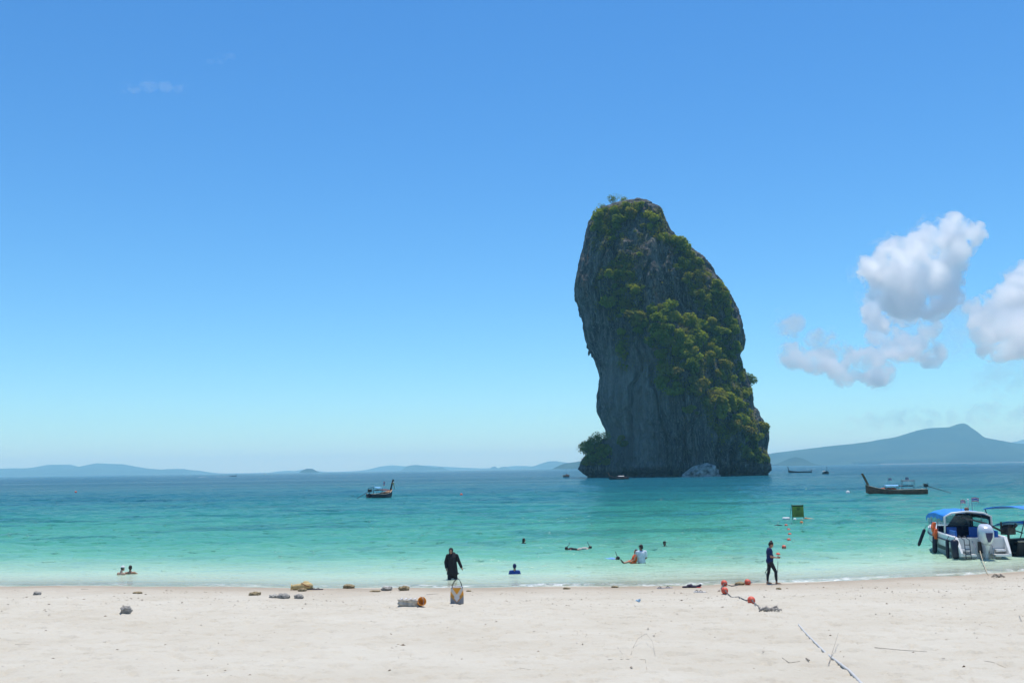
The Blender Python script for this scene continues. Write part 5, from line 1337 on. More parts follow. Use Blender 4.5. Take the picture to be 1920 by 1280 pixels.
# --- bathers who show only head and shoulders (water surface at z = 0 of their own frame)
def bather(label, px, py, rz, skin, top=None, hair=m_hair, headwear=None, face_up=0.0, k=1.0, rise=0.0, long_hair=0.0, lean=0.0, arms='down', group='bathers in the shallows'):
    q = on_z(px, py, 0.0); o = person(label, (q.x, q.y, 0), rz, group)
    b_ = Body(); zs = rise
    HDc = Vector((0, -0.03 - lean * 0.2, zs + 0.30)) * k; 
    S1, S2 = Vector((0.18, 0, zs + 0.07)) * k, Vector((-0.18, 0, zs + 0.07)) * k
    b_.ell(Vector((0, 0.0, zs - 0.10)) * k, (0.165 * k, 0.11 * k, 0.20 * k)); b_.ell(Vector((0, 0, zs - 0.34)) * k, (0.15 * k, 0.11 * k, 0.16 * k))
    b_.cap(S1, 0.062 * k, S2, 0.062 * k); b_.chain([((0, 0, (zs + 0.08) * k), 0.075 * k), (Vector((0, -0.01, zs + 0.19)) * k, 0.052 * k), (HDc, 0.05 * k)])
    Lh = b_.head(HDc, (0, -1, face_up), (0, face_up, 1), k)
    hips = ((0.085, 0, zs - 0.46), (-0.085, 0, zs - 0.46))
    for H in hips: b_.chain([(Vector(H) * k, 0.085 * k), (Vector((H[0] * 1.6, -0.36, zs - 0.58)) * k, 0.058 * k), (Vector((H[0] * 1.5, -0.12, zs - 0.84)) * k, 0.036 * k)])
    for sg, S_ in ((1, S1), (-1, S2)):
        if arms == 'spread': E_ = Vector((sg * 0.40, -0.06, zs - 0.06)) * k; W_ = Vector((sg * 0.58, -0.22, zs - 0.10)) * k
        else: E_ = Vector((sg * 0.27, -0.03, zs - 0.20)) * k; W_ = Vector((sg * 0.24, -0.24, zs - 0.26)) * k
        b_.chain([(S_, 0.056 * k), (E_, 0.042 * k), (W_, 0.028 * k)]).hand(W_, W_ - E_, (0, 0, 1), 0.4, k)
    b_.skin('body', skin, o, 0.011)
    if top is not None:
        t_ = Body(); t_.ell(Vector((0, 0, zs - 0.10)) * k, (0.182 * k, 0.128 * k, 0.22 * k)); t_.ell(Vector((0, 0, zs - 0.34)) * k, (0.166 * k, 0.125 * k, 0.17 * k)); t_.cap(S1, 0.075 * k, S2, 0.075 * k)
        for sg, S_ in ((1, S1), (-1, S2)): t_.cap(S_, 0.072 * k, Vector((sg * 0.25, -0.03, zs - 0.12)) * k if arms != 'spread' else Vector((sg * 0.34, -0.05, zs - 0.02)) * k, 0.060 * k)
        t_.skin('shirt', top, o, 0.013)
    h = hair_cap(o, Lh, long_hair, k=k); h.skin('hair', hair, o, 0.011)
    if headwear is not None:
        c_ = Body(); c_.ell(Lh(0, -0.015, 0.062), (0.092 * k, 0.104 * k, 0.078 * k)); c_.cap(Lh(-0.04, 0.085, 0.055), 0.013 * k, Lh(0.04, 0.085, 0.055), 0.013 * k); c_.cap(Lh(-0.035, 0.12, 0.045), 0.012 * k, Lh(0.035, 0.12, 0.045), 0.012 * k); c_.cap(Lh(0, 0.07, 0.06), 0.02 * k, Lh(0, 0.13, 0.045), 0.012 * k)
        c_.skin('cap', headwear, o, 0.010)
    return o, Lh
bather('bather with white cap and bare fair shoulders, beside a dark haired bather', 227, 1077, R(158), sk_fair, headwear=c_capw, rise=-0.02, lean=0.4)
bather('dark haired bather with bare tanned shoulders, beside the one in white cap', 244, 1075, R(200), sk_tan, rise=-0.03, arms='spread')
bather('long haired bather neck deep in the green water, farthest out from the robed woman', 982, 1018, R(120), sk_tan, top=c_black, rise=-0.10, long_hair=0.16)
bather('bather in navy swim cap and blue rash shirt, back to the beach', 965, 1075, R(176), sk_tan, top=c_blue, hair=cloth('navy_swim_cap', (0.015, 0.025, 0.09)), rise=0.02)
bather('bather in black with a dark hat, alone right of the man in white shirt', 1246, 1026, R(25), sk_brown, top=c_black, headwear=c_cap, rise=-0.06, arms='spread')

# --- man in a white shirt standing hip deep with his back turned, a child in an orange vest before him
q = on_z(1203, 1057, 0.0); mz = -0.86
w = person('man in wet white tee and dark cap standing hip deep, back to the beach', (q.x, q.y, mz), R(192))
b_ = Body(); HD = Vector((0, -0.03, 1.66))
for sx in (-1, 1):
    b_.chain([((sx * 0.10, 0, 0.90), 0.10), ((sx * 0.12, -0.05, 0.48), 0.062), ((sx * 0.13, 0.02, 0.08), 0.04)]); b_.cap((sx * 0.13, 0.04, 0.04), 0.04, (sx * 0.14, -0.15, 0.025), 0.028)
b_.ell((0, 0, 0.96), (0.175, 0.12, 0.14)); b_.ell((0, 0, 1.25), (0.185, 0.12, 0.24)); b_.chain([((0, 0, 1.44), 0.08), ((0, -0.01, 1.54), 0.058), (HD, 0.055)])
Lh = b_.head(HD, (0.55, -0.8, -0.1), (0, -0.1, 1), 1.03)
aL = [(0.21, 0, 1.43), (0.27, -0.10, 1.16), (0.16, -0.33, 1.05)]; aR = [(-0.21, 0, 1.43), (-0.28, -0.06, 1.16), (-0.12, -0.28, 1.0)]
for a_ in (aL, aR): b_.chain([((0, 0, 1.42), 0.08), (a_[0], 0.064), (a_[1], 0.046), (a_[2], 0.03)]).hand(a_[2], Vector(a_[2]) - Vector(a_[1]), (0, 0, 1), 0.8)
b_.skin('body', sk_brown, w, 0.011)
t_ = Body(); t_.cap((0, 0, 1.34), 0.18, (0, 0, 1.0), 0.185); t_.ell((0, 0, 1.28), (0.225, 0.145, 0.23)); t_.ell((0, 0, 1.0), (0.215, 0.15, 0.12)); t_.cap((-0.19, 0, 1.44), 0.08, (0.19, 0, 1.44), 0.08)
for a_ in (aL, aR): t_.cap(a_[0], 0.085, Vector(a_[0]) * 0.3 + Vector(a_[1]) * 0.7, 0.075)
t_.skin('shirt', c_white, w, 0.013)
t_ = Body(); t_.ell((0, 0, 0.90), (0.20, 0.15, 0.12))
for sx in (-1, 1): t_.cap((sx * 0.10, 0, 0.86), 0.125, (sx * 0.13, -0.04, 0.55), 0.11)
t_.skin('shorts', c_short, w, 0.014)
hair_cap(w, Lh).skin('hair', m_hair, w, 0.011)
c_ = Body(); c_.ell(Lh(0, -0.015, 0.055), (0.096, 0.108, 0.085)); c_.cap(Lh(-0.045, 0.10, 0.045), 0.012, Lh(0.045, 0.10, 0.045), 0.012); c_.cap(Lh(-0.035, 0.15, 0.035), 0.011, Lh(0.035, 0.15, 0.035), 0.011); c_.cap(Lh(0, 0.06, 0.05), 0.03, Lh(0, 0.15, 0.036), 0.012)
c_.skin('cap', c_cap, w, 0.010)

q = on_z(1190, 1057, 0.0)
w = person('child in orange life vest lying back in the water beside the man in white', (q.x, q.y - 0.05, 0), R(-80))
b_ = Body(); HD = Vector((0, 0.06, 0.60))
b_.ell((0, 0, 0.24), (0.12, 0.09, 0.17)); b_.ell((0, -0.02, 0.05), (0.12, 0.10, 0.10)); b_.chain([((0, 0.02, 0.40), 0.055), ((0, 0.04, 0.48), 0.042), (HD, 0.045)])
Lh = b_.head(HD, (0.1, -1, 0.05), (0, 0.05, 1), 0.92)
for sx in (-1, 1):
    b_.chain([((sx * 0.07, -0.03, 0.04), 0.07), ((sx * 0.08, -0.30, 0.13), 0.048), ((sx * 0.07, -0.56, 0.07), 0.03)]); b_.cap((sx * 0.07, -0.57, 0.08), 0.028, (sx * 0.07, -0.62, 0.17), 0.02)
    b_.chain([((sx * 0.13, 0.02, 0.38), 0.045), ((sx * 0.19, -0.08, 0.22), 0.034), ((sx * 0.16, -0.22, 0.14), 0.024)]).hand((sx * 0.16, -0.22, 0.14), (0, -1, -0.3), (0, 0, 1), 0.6, 0.8)
b_.skin('body', sk_tan, w, 0.010)
hair_cap(w, Lh, k=0.92).skin('hair', m_hair, w, 0.010)
v_ = Body(); v_.ell((0, 0.0, 0.26), (0.165, 0.135, 0.19)); v_.cap((-0.10, 0.02, 0.42), 0.055, (0.10, 0.02, 0.42), 0.055); v_.ell((0, -0.02, 0.06), (0.16, 0.13, 0.07)); v_.skin('life_vest', m_orange, w, 0.012)
v_ = Body()
for sx in (-1, 1): v_.cap((sx * 0.07, -0.05, 0.05), 0.082, (sx * 0.08, -0.28, 0.13), 0.062)
v_.skin('shorts', m_orange, w, 0.012)
for sx in (-1, 1): MB().loft([[(sx * 0.07 - 0.03, -0.60, 0.06), (sx * 0.07 + 0.03, -0.60, 0.06), (sx * 0.07 + 0.03, -0.56, 0.05), (sx * 0.07 - 0.03, -0.56, 0.05)], [(sx * 0.07 - 0.075, -0.72, 0.26), (sx * 0.07 + 0.075, -0.72, 0.26), (sx * 0.07 + 0.075, -0.70, 0.25), (sx * 0.07 - 0.075, -0.70, 0.25)]]).build('swim_fin', c_fin, w)

# --- snorkellers face down
def snorkeller(label, px, py, rz, top, skin, floating=True):
    q = on_z(px, py, 0.0); o = person(label, (q.x, q.y, 0), rz, 'snorkellers off the beach')
    b_ = Body(); HD = Vector((0, -0.32, 0.03))
    b_.ell((0, 0, -0.03), (0.165, 0.22, 0.10)); b_.ell((0, 0.26, -0.07), (0.15, 0.16, 0.10)); b_.chain([((0, -0.18, 0.0), 0.06), ((0, -0.24, 0.01), 0.05), (HD, 0.05)])
    Lh = b_.head(HD, (0, -0.35, -0.95), (0, -0.95, 0.35))
    for sx in (-1, 1):
        b_.chain([((sx * 0.16, -0.15, -0.03), 0.055), ((sx * 0.34, -0.30, -0.10), 0.04), ((sx * 0.30, -0.55, -0.12), 0.027)]).hand((sx * 0.30, -0.55, -0.12), (0, -1, -0.1), (-sx, 0, 0), 0.3)
        b_.chain([((sx * 0.09, 0.36, -0.08), 0.085), ((sx * 0.11, 0.72, -0.14), 0.055), ((sx * 0.12, 1.08, -0.10), 0.034)]); b_.cap((sx * 0.12, 1.10, -0.10), 0.03, (sx * 0.12, 1.24, -0.14), 0.02)
    b_.skin('body', skin, o, 0.012)
    if top is not None:
        t_ = Body(); t_.ell((0, 0, -0.02), (0.182, 0.24, 0.118)); t_.ell((0, 0.26, -0.06), (0.165, 0.17, 0.115)); t_.skin('shirt', top, o, 0.014)
    hair_cap(o, Lh).skin('hair', m_hair, o, 0.012)
    s_ = MB(); s_.tube([Lh(0.05, 0.10, -0.06), Lh(0.10, 0.06, -0.02), Lh(0.115, 0.0, 0.05), HD + Vector((0.115, 0.10, 0.22)), HD + Vector((0.115, 0.14, 0.36))], 0.016, 8); s_.build('snorkel', m_hull_black, o, True)
    mk = MB(); mk.tube([Lh(0.08 * math.cos(a), 0.045 if abs(math.sin(a)) > 0.5 else 0.085, 0.0 + 0.03 * math.sin(a)) for a in np.linspace(0, 2 * PI, 13)], 0.014, 6); mk.build('dive_mask', m_hull_black, o, True)
    return o
snorkeller('snorkeller with only dark head and upright tube showing, left of the pale one', 1071, 1029, R(-60), c_black, sk_brown)
snorkeller('snorkeller with pale back afloat, dark tube pointing up', 1096, 1028, R(85), cloth('pale_rash_shirt', (0.45, 0.42, 0.38)), sk_fair)
snorkeller('snorkeller in light blue shirt afloat left of the child in orange', 1147, 1048, R(70), c_sky, sk_tan)

# ================================================================== BUOYS, FLOATING SIGN, THINGS ON THE SAND
m_float_red = simple_mat('faded_red_float', (0.70, 0.11, 0.06), 0.55, 0.2, 8.0, bump=0.2)
m_float_white = simple_mat('white_float', (0.76, 0.76, 0.75), 0.5, 0.08, 8.0)
def float_buoy(label, loc, r_=0.15, mat=None, tilt=(0, 0), group=None, sink=0.0, hole=True):
    root = empty('float_buoy', loc); root.rotation_euler = (tilt[0], tilt[1], 0); tag(root, label, 'buoy', group)
    b_ = MB(); rings = []
    for z, q in ((-1.0, 0.22), (-0.86, 0.52), (-0.55, 0.84), (-0.1, 1.0), (0.1, 1.0), (0.55, 0.84), (0.86, 0.52), (1.0, 0.22)): rings.append([(r_ * q * math.cos(a), r_ * q * math.sin(a), r_ * z - sink) for a in np.linspace(0, 2 * PI, 17)[:-1]])
    b_.loft(rings).build('ball', mat or m_float_red, root, True)
    MB().tube([(r_ * 1.005 * math.cos(a), r_ * 1.005 * math.sin(a), -sink) for a in np.linspace(0, 2 * PI, 17)], r_ * 0.05, 5).build('seam', mat or m_float_red, root, True)
    MB().tube([(0, 0, -r_ * 1.15 - sink), (0, 0, r_ * 1.15 - sink)], r_ * 0.2, 8).build('rope_sleeve', m_rope, root)
    return root
line_pts = [(1474, 985), (1479, 993.5), (1481, 1002), (1479, 1012.5), (1470, 1025.5), (1459, 1040)]
LB = []
for x, y in line_pts:
    p = on_z(x, y, 0.03); LB.append(p)
    float_buoy('red float strung on the line between the floating sign and the beach', p, 0.125, None, (1.4, 0.2 + 0.1 * (x % 3)), 'red floats on the line in the water', 0.0)
sand_pts = [(1402, 1096, 'red float on the sand, the one strung nearest the standing woman'), (1358, 1098, 'red float on the sand at the bend of the rope, farther from the knot'), (1359, 1112, 'red float on the sand just below the rope bend'), (1409, 1131, 'red float on the sand nearest the frayed end of the rope')]
SP = []
for x, y, lab in sand_pts:
    p = on_sand(x, y); p.z += 0.10; SP.append(p); float_buoy(lab, p, 0.125, None, (1.35, 0.5), 'red floats stranded on the sand')
def lay_rope(name, label, pts, r_, mat, cat='rope', lift=0.012):
    """pts: world points; the rope dips between them onto the sand."""
    P = []
    for a, b_ in zip(pts, pts[1:]):
        for q in np.linspace(0, 1, 9)[:-1]: P.append(a.lerp(b_, q))
    P.append(pts[-1])
    o = MB().tube(P, r_, 6).build(name, mat, None, True); tag(o, label, cat); return o
def sand_at(x, y, lift=0.015): return Vector((x, y, float(sand_height(np.array([x]), np.array([y]))[0]) + lift))
def sp(px, py, lift=0.015):
    p = on_sand(px, py); return sand_at(p.x, p.y, lift)
lay_rope('float_rope', 'dark rope from the woman in navy tee down to the red floats on the sand', [WOMAN_HAND, WOMAN_HAND.lerp(sp(1424, 1085), 0.5) - Vector((0, 0, 0.12)), sp(1424, 1086), sp(1412, 1092), SP[0], sp(1388, 1096), sp(1372, 1099), SP[1], sp(1352, 1104), SP[2], sp(1372, 1118), sp(1385, 1120), sp(1398, 1126), SP[3], sp(1422, 1139), sp(1432, 1146)], 0.017, m_rope_dark)
lay_rope('float_rope', 'wet rope carrying the red floats out through the water to the sign', [Vector((WOMAN_HAND.x + 0.25, WOMAN_HAND.y - 0.05, 0.02))] + [p - Vector((0, 0, 0.04)) for p in LB[::-1]] + [on_z(1490, 977, 0.0)], 0.016, m_rope_dark)
for k, (x, y, s_) in enumerate(((1436, 1147, 1.0), (1444, 1148, 0.8), (1451, 1149, 0.5))):
    pass
kn = MB(); rk = random.Random(3); p0 = sp(1440, 1147, 0.0)
for k in range(16):
    a = p0 + Vector((rk.uniform(-0.22, 0.26), rk.uniform(-0.12, 0.12), 0.02)); kn.tube([a, a + Vector((rk.uniform(-0.1, 0.1), rk.uniform(-0.1, 0.1), rk.uniform(0.03, 0.13))), a + Vector((rk.uniform(-0.2, 0.2), rk.uniform(-0.15, 0.15), 0.01))], 0.022, 6)
tag(kn.build('rope_knot', simple_mat('frayed_rope', (0.42, 0.38, 0.33), 0.9, 0.25, 12), None, True), 'frayed grey tangle at the end of the rope on the sand', 'rope')
lay_rope('white_hose', 'long white hose half buried in the sand, running up the beach', [sp(1497, 1168, -0.012), sp(1510, 1190, 0.0), sp(1527, 1206, 0.006), sp(1548, 1224, 0.008), sp(1570, 1243, 0.01), sp(1594, 1261, 0.012), sp(1622, 1288, 0.012), sp(1650, 1320, 0.01)], 0.022, simple_mat('white_hose', (0.50, 0.495, 0.48), 0.7, 0.12), 'hose')
for label, px, py, mat, r_ in (('white mooring buoy off the prow of the brown longtail', 1590, 924.5, m_float_white, 0.32), ('red and white buoy alone on the deep water near the far islands', 142, 923, m_float_red, 0.30), ('small red buoy on the water between the dark longtail and the stack', 865, 928.5, m_float_red, 0.26)):
    q = on_z(px, py, 0.0); float_buoy(label, (q.x, q.y, 0.12), r_, mat)

# --- the floating notice
q = on_z(1497, 975, 0.0)
fs = empty('floating_sign', (q.x, q.y, 0), R(-6)); tag(fs, 'floating yellow-green notice board on a raft with white floats', 'sign')
fs.scale = (0.76, 0.76, 0.76); m_board = simple_mat('yellow_green_board', (0.29, 0.30, 0.05), 0.6, 0.15, 2.5); m_print = simple_mat('dark_print', (0.03, 0.06, 0.04), 0.7)
bd = MB().box((0, 0, 1.02), (1.22, 0.06, 1.36), Matrix.Rotation(R(6), 3, 'X')).build('board', m_board, fs, bevel=0.01)
RX = Matrix.Rotation(R(6), 3, 'X')
def face(x, z, w_, h_, nm='print_line', d=0.006, mt=m_print): MB().box(RX @ Vector((x, -0.034, z)) + Vector((0, 0, 1.02)), (w_, d, h_), RX).build(nm, mt, bd)
face(0, 0.60, 1.20, 0.15, 'header_band')
em = MB(); em.tube([RX @ Vector((0.05 + 0.16 * math.cos(a), -0.036, 0.30 + 0.14 * math.sin(a))) + Vector((0, 0, 1.02)) for a in np.linspace(0, 2 * PI, 21)], 0.02, 6); em.build('emblem_ring', m_print, bd)
MB().box(RX @ Vector((0.05, -0.036, 0.28)) + Vector((0, 0, 1.02)), (0.18, 0.006, 0.07), RX @ Matrix.Rotation(0.5, 3, 'Y')).build('emblem_bar', m_print, bd)
for k, (z, w_) in enumerate(((0.08, 0.95), (-0.06, 0.80), (-0.18, 0.98), (-0.30, 0.86), (-0.42, 0.92), (-0.53, 0.6))): face(0.02, z, w_, 0.035)
for sx in (-1, 1): MB().tube([(sx * 0.62, 0.08, 0.0), (sx * 0.60, 0.10, 1.75)], 0.035, 7).build('frame_post', m_pole, fs)
MB().tube([(-0.95, 0.15, 0.02), (-0.66, 0.1, 1.72)], 0.02, 6).build('stay', m_pole, fs)
MB().box((-0.1, 0.15, 0.05), (2.5, 1.0, 0.10)).build('raft_deck', simple_mat('wet_raft_planks', (0.16, 0.12, 0.08), 0.8, 0.3), fs, bevel=0.02)
MB().tube([(-1.75, 0, 0.16), (-1.68, 0, 0.17), (-1.0, 0, 0.17), (-0.93, 0, 0.16)], [0.10, 0.19, 0.19, 0.10], 12).build('drum_float', m_float_white, fs, True)
MB().ball((-0.45, -0.42, 0.10), (0.20, 0.16, 0.17), 12, 8).build('ball_float', m_float_white, fs, True)
MB().ball((0.42, -0.42, 0.06), (0.26, 0.16, 0.12), 12, 8).build('ball_float', simple_mat('violet_grey_float', (0.25, 0.20, 0.26), 0.6), fs, True)
for k in range(5): MB().ball((0.82 + 0.20 * k, 0.05 - 0.07 * k, 0.20 - 0.03 * k), (0.15, 0.12, 0.11), 10, 7).build('rope_float', simple_mat('orange_float', (0.70, 0.30, 0.12), 0.6), fs, True)
q = on_z(1503, 979.5, 0.02); float_buoy('small orange float drifting at the foot of the floating sign', q, 0.14, simple_mat('orange_buoy', (0.72, 0.25, 0.08), 0.6))
q = on_z(1459, 985.5, 0.0)
o = MB().tube([(q.x - 0.35, q.y, 0.03), (q.x, q.y, 0.05), (q.x + 0.35, q.y + 0.1, 0.02)], [0.03, 0.07, 0.03], 7).build('driftwood', m_hull_black, None, True); tag(o, 'short dark stick afloat beside the line of red floats', 'driftwood')

# --- coral rubble and stones on the sand
m_coral = []
for nm, c1, c2 in (('grey_coral', (0.16, 0.15, 0.13), (0.46, 0.43, 0.38)), ('ochre_coral', (0.14, 0.10, 0.05), (0.42, 0.33, 0.18)), ('pale_coral', (0.26, 0.24, 0.20), (0.62, 0.58, 0.50))):
    m, nt, out = new_mat(nm); v = mapping(nt); n = noise(nt, 14, 5, 0.7, v); b = N(nt, 'ShaderNodeBsdfPrincipled')
    vo = N(nt, 'ShaderNodeTexVoronoi'); vo.inputs['Scale'].default_value = 22; nt.links.new(v, vo.inputs['Vector'])
    r_ = ramp(nt, [(0.35, c1), (0.65, c2)], n.outputs[0]); c_ = mixc(nt, r_.outputs[0], tuple(x * 0.4 for x in c1), ramp(nt, [(0.1, (0.8,) * 3), (0.3, (0, 0, 0))], vo.outputs['Distance']).outputs[0])
    nt.links.new(c_, b.inputs['Base Color']); b.inputs['Roughness'].default_value = 0.9
    bp = N(nt, 'ShaderNodeBump'); bp.inputs['Distance'].default_value = 0.02; nt.links.new(n.outputs[0], bp.inputs['Height']); nt.links.new(bp.outputs[0], b.inputs['Normal']); nt.links.new(b.outputs[0], out.inputs['Surface'])
    m_coral.append(m)
def coral(label, px, py, w_px, h_px, mi, seed, flat=1.0, cat='coral', name='coral_lump', group='coral lumps along the tide line'):
    p = on_sand(px, py); s_ = p.y / F; rx = w_px * s_ / 2; rz_ = h_px * s_ / 2
    bm = bmesh.new(); bmesh.ops.create_icosphere(bm, subdivisions=4, radius=1.0)
    co = np.array([v_.co for v_ in bm.verts]); d = 1 + 0.30 * fbm(co[:, 0] * 1.6 + seed, co[:, 1] * 1.6, co[:, 2] * 1.6, 4, 0.6) + 0.10 * ridged(co[:, 0] * 4 + seed, co[:, 1] * 4, co[:, 2] * 4, 2)
    co = co * d[:, None] * np.array([rx, rx * 0.8, rz_ * flat]); co[:, 2] = np.maximum(co[:, 2], -rz_ * 0.75)
    for v_, c_ in zip(bm.verts, co): v_.co = c_
    me = bpy.data.meshes.new(name); bm.to_mesh(me); bm.free(); me.materials.append(m_coral[mi]); me.polygons.foreach_set('use_smooth', [True] * len(me.polygons))
    o = link(name, me, None, sand_at(p.x, p.y, rz_ * 0.55)); tag(o, label, cat, group); return o
for a in [
    ('small grey coral lump alone on wet sand, nearest the two bathers', 70, 1114, 13, 8, 0, 1),
    ('round knobbly grey coral head alone up the beach below the two bathers', 237, 1148, 18, 18, 0, 2),
    ('low ochre coral lump lying left of the pair of stones', 478, 1114, 20, 8, 1, 3),
    ('pale coral lump touching a darker one, below the straw bag', 514, 1119, 16, 8, 2, 4),
    ('dark pitted coral lump touching a paler one, below the straw bag', 532, 1119, 21, 10, 0, 5),
    ('grey coral lump right of the touching pair, below the sandals', 560, 1119, 16, 9, 0, 6),
    ('mossy coral lump leaning on the front of the straw bag', 567, 1108, 15, 7, 1, 7),
    ('ochre coral lump with an upright spike at the tide line', 654, 1102, 19, 9, 1, 8),
    ('blocky grey coral lump next to the mossy square one', 725, 1106, 18, 9, 0, 9),
    ('mossy square coral lump next to the blocky grey one', 757, 1106, 18, 10, 1, 10),
    ('thin flat coral slab at the tide line between the spiked and blocky lumps', 704, 1108, 18, 3, 1, 11),
    ('flat grey coral fragment just below the round coral head', 215, 1156, 16, 4, 2, 12),
    ('small flat driftwood-like stone on wet sand above the round coral head', 258, 1112, 15, 4, 1, 13),
    ('flat brown stone at the tide line below the snorkellers', 1062, 1104, 12, 4, 1, 14),
    ('mossy brown stone at the foam line, nearest the flip-flops', 1153, 1101, 12, 4, 1, 15),
    ('flat beige stone just inland of the standing woman', 1460, 1103, 9, 4, 1, 16),
    ('small dark stone beside the striped bag at the tide line', 879, 1108, 8, 3, 1, 17),
    ('low weed-covered mound under the rope between two red floats', 1387, 1096, 16, 7, 1, 18)]: coral(*a)
o = MB().tube([sp(648, 1100, 0.05), sp(663, 1099, 0.12), sp(664, 1095, 0.24)], [0.05, 0.04, 0.02], 6).build('coral_spike', m_coral[1], None, True); tag(o, 'upright broken coral branch on the ochre spiked lump', 'coral')

# --- boulder and skerry by the stack
def boulder(label, pts, Y, seed, mat, name='boulder'):
    P = outcrop_mesh(pts, Y, 0.6, seed, (40, 110)); P.name = name; P.materials.clear(); P.materials.append(mat)
    o = link(name, P); tag(o, label, 'rock'); return o
m_pale = simple_mat('pale_limestone', (0.34, 0.33, 0.31), 0.9, 0.55, 0.5, bump=1.0)
boulder('pale grey boulder lying in the water before the foot of the limestone stack', [(869.5, 1318, 1334), (872, 1306, 1341), (877, 1297, 1345), (883, 1286, 1349), (889, 1277, 1355), (894, 1273, 1358), (900, 1272, 1359)], 446, 8, m_pale)
bm = bmesh.new(); bmesh.ops.create_icosphere(bm, subdivisions=4, radius=1.0)
co = np.array([v_.co for v_ in bm.verts]); d = 1 + 0.28 * fbm(co[:, 0] * 1.7 + 3, co[:, 1] * 1.7, co[:, 2] * 1.7, 4, 0.6)
co = co * d[:, None] * np.array([1.75, 1.4, 1.2])
for v_, c_ in zip(bm.verts, co): v_.co = c_
me = bpy.data.meshes.new('rock'); bm.to_mesh(me); bm.free(); me.materials.append(simple_mat('wet_dark_rock', (0.06, 0.05, 0.045), 0.8, 0.4, 1.0, bump=0.8)); me.polygons.foreach_set('use_smooth', [True] * len(me.polygons))
q = on_z(1062, 894, 0.0); o = link('rock', me, None, (q.x, q.y, 0.25)); tag(o, 'small dark rock breaking the surface left of the limestone stack', 'rock')

# --- bags, shoes and clothes
p = sp(857, 1131, 0.0); bag = empty('beach_bag', p, R(8)); tag(bag, 'tall orange, white and grey drawstring bag standing upright on the sand', 'bag')
H_, W_, D_ = 0.54, 0.43, 0.34
def bag_ring(z):
    q = z / H_; s_ = 1.0 - 0.10 * q + 0.06 * math.sin(q * 3.1); return [(W_ / 2 * s_ * math.copysign(abs(math.cos(a))**0.55, math.cos(a)), D_ / 2 * s_ * math.copysign(abs(math.sin(a))**0.55, math.sin(a)), z) for a in np.linspace(0, 2 * PI, 33)[:-1]]
m_bag, nt, out = new_mat('printed_bag_cloth')
tc = N(nt, 'ShaderNodeTexCoord'); sx_ = N(nt, 'ShaderNodeSeparateXYZ'); nt.links.new(tc.outputs['Object'], sx_.inputs[0])
X_, Z_ = sx_.outputs[0], sx_.outputs[2]
def step(v_, t_, w_=0.01): return ramp(nt, [(0.49, (0, 0, 0)), (0.51, (1, 1, 1))], math_n(nt, 'ADD', math_n(nt, 'SUBTRACT', v_, t_), 0.5)).outputs[0]
ax = math_n(nt, 'ABSOLUTE', math_n(nt, 'ADD', X_, 0.02))
c_ = mixc(nt, (0.50, 0.24, 0.045), (0.80, 0.33, 0.03), step(Z_, 0.30))                         # tan side, orange top
c_ = mixc(nt, c_, (0.66, 0.58, 0.47), step(math_n(nt, 'SUBTRACT', 0.16, math_n(nt, 'ABSOLUTE', math_n(nt, 'SUBTRACT', Z_, math_n(nt, 'ADD', math_n(nt, 'MULTIPLY', ax, 1.5), 0.22)))), 0.07))   # pale chevron
c_ = mixc(nt, c_, (0.62, 0.60, 0.58), step(math_n(nt, 'SUBTRACT', 0.30, math_n(nt, 'ADD', math_n(nt, 'ABSOLUTE', math_n(nt, 'SUBTRACT', Z_, 0.21)), math_n(nt, 'MULTIPLY', ax, 1.3))), 0.17))  # white diamond
c_ = mixc(nt, c_, (0.24, 0.245, 0.26), step(math_n(nt, 'ADD', math_n(nt, 'MULTIPLY', ax, 0.9), 0.06), Z_))  # grey foot
b = N(nt, 'ShaderNodeBsdfPrincipled'); nt.links.new(c_, b.inputs['Base Color']); b.inputs['Roughness'].default_value = 0.85
bp = N(nt, 'ShaderNodeBump'); bp.inputs['Distance'].default_value = 0.02; bp.inputs['Strength'].default_value = 0.5; n = noise(nt, 9, 4, 0.6, tc.outputs['Object']); nt.links.new(n.outputs[0], bp.inputs['Height']); nt.links.new(bp.outputs[0], b.inputs['Normal']); nt.links.new(b.outputs[0], out.inputs['Surface'])
rings = [bag_ring(z) for z in np.linspace(0, H_, 12)]
inner = [[(x * 0.94, y * 0.94, z) for x, y, z in bag_ring(zz)] for zz in (H_, H_ * 0.75, H_ * 0.5)]
MB().loft(rings + inner).build('bag_body', m_bag, bag, True)
MB().tube([(x, y, z + 0.005) for x, y, z in bag_ring(H_)] + [bag_ring(H_)[0]], 0.012, 6).build('rim', m_white, bag, True)
MB().ball((0, 0, H_ - 0.06), (W_ * 0.40, D_ * 0.40, 0.05), 14, 6).build('lining', m_flagblue, bag, True)
for sy in (-1, 1): MB().tube([(-0.19, sy * 0.14, H_ - 0.02), (-0.10, sy * 0.10, H_ + 0.17), (0.03, sy * 0.02, H_ + 0.30), (0.12, sy * 0.10, H_ + 0.17), (0.18, sy * 0.14, H_ - 0.02)], 0.009, 6).build('handle', m_hull_black, bag)

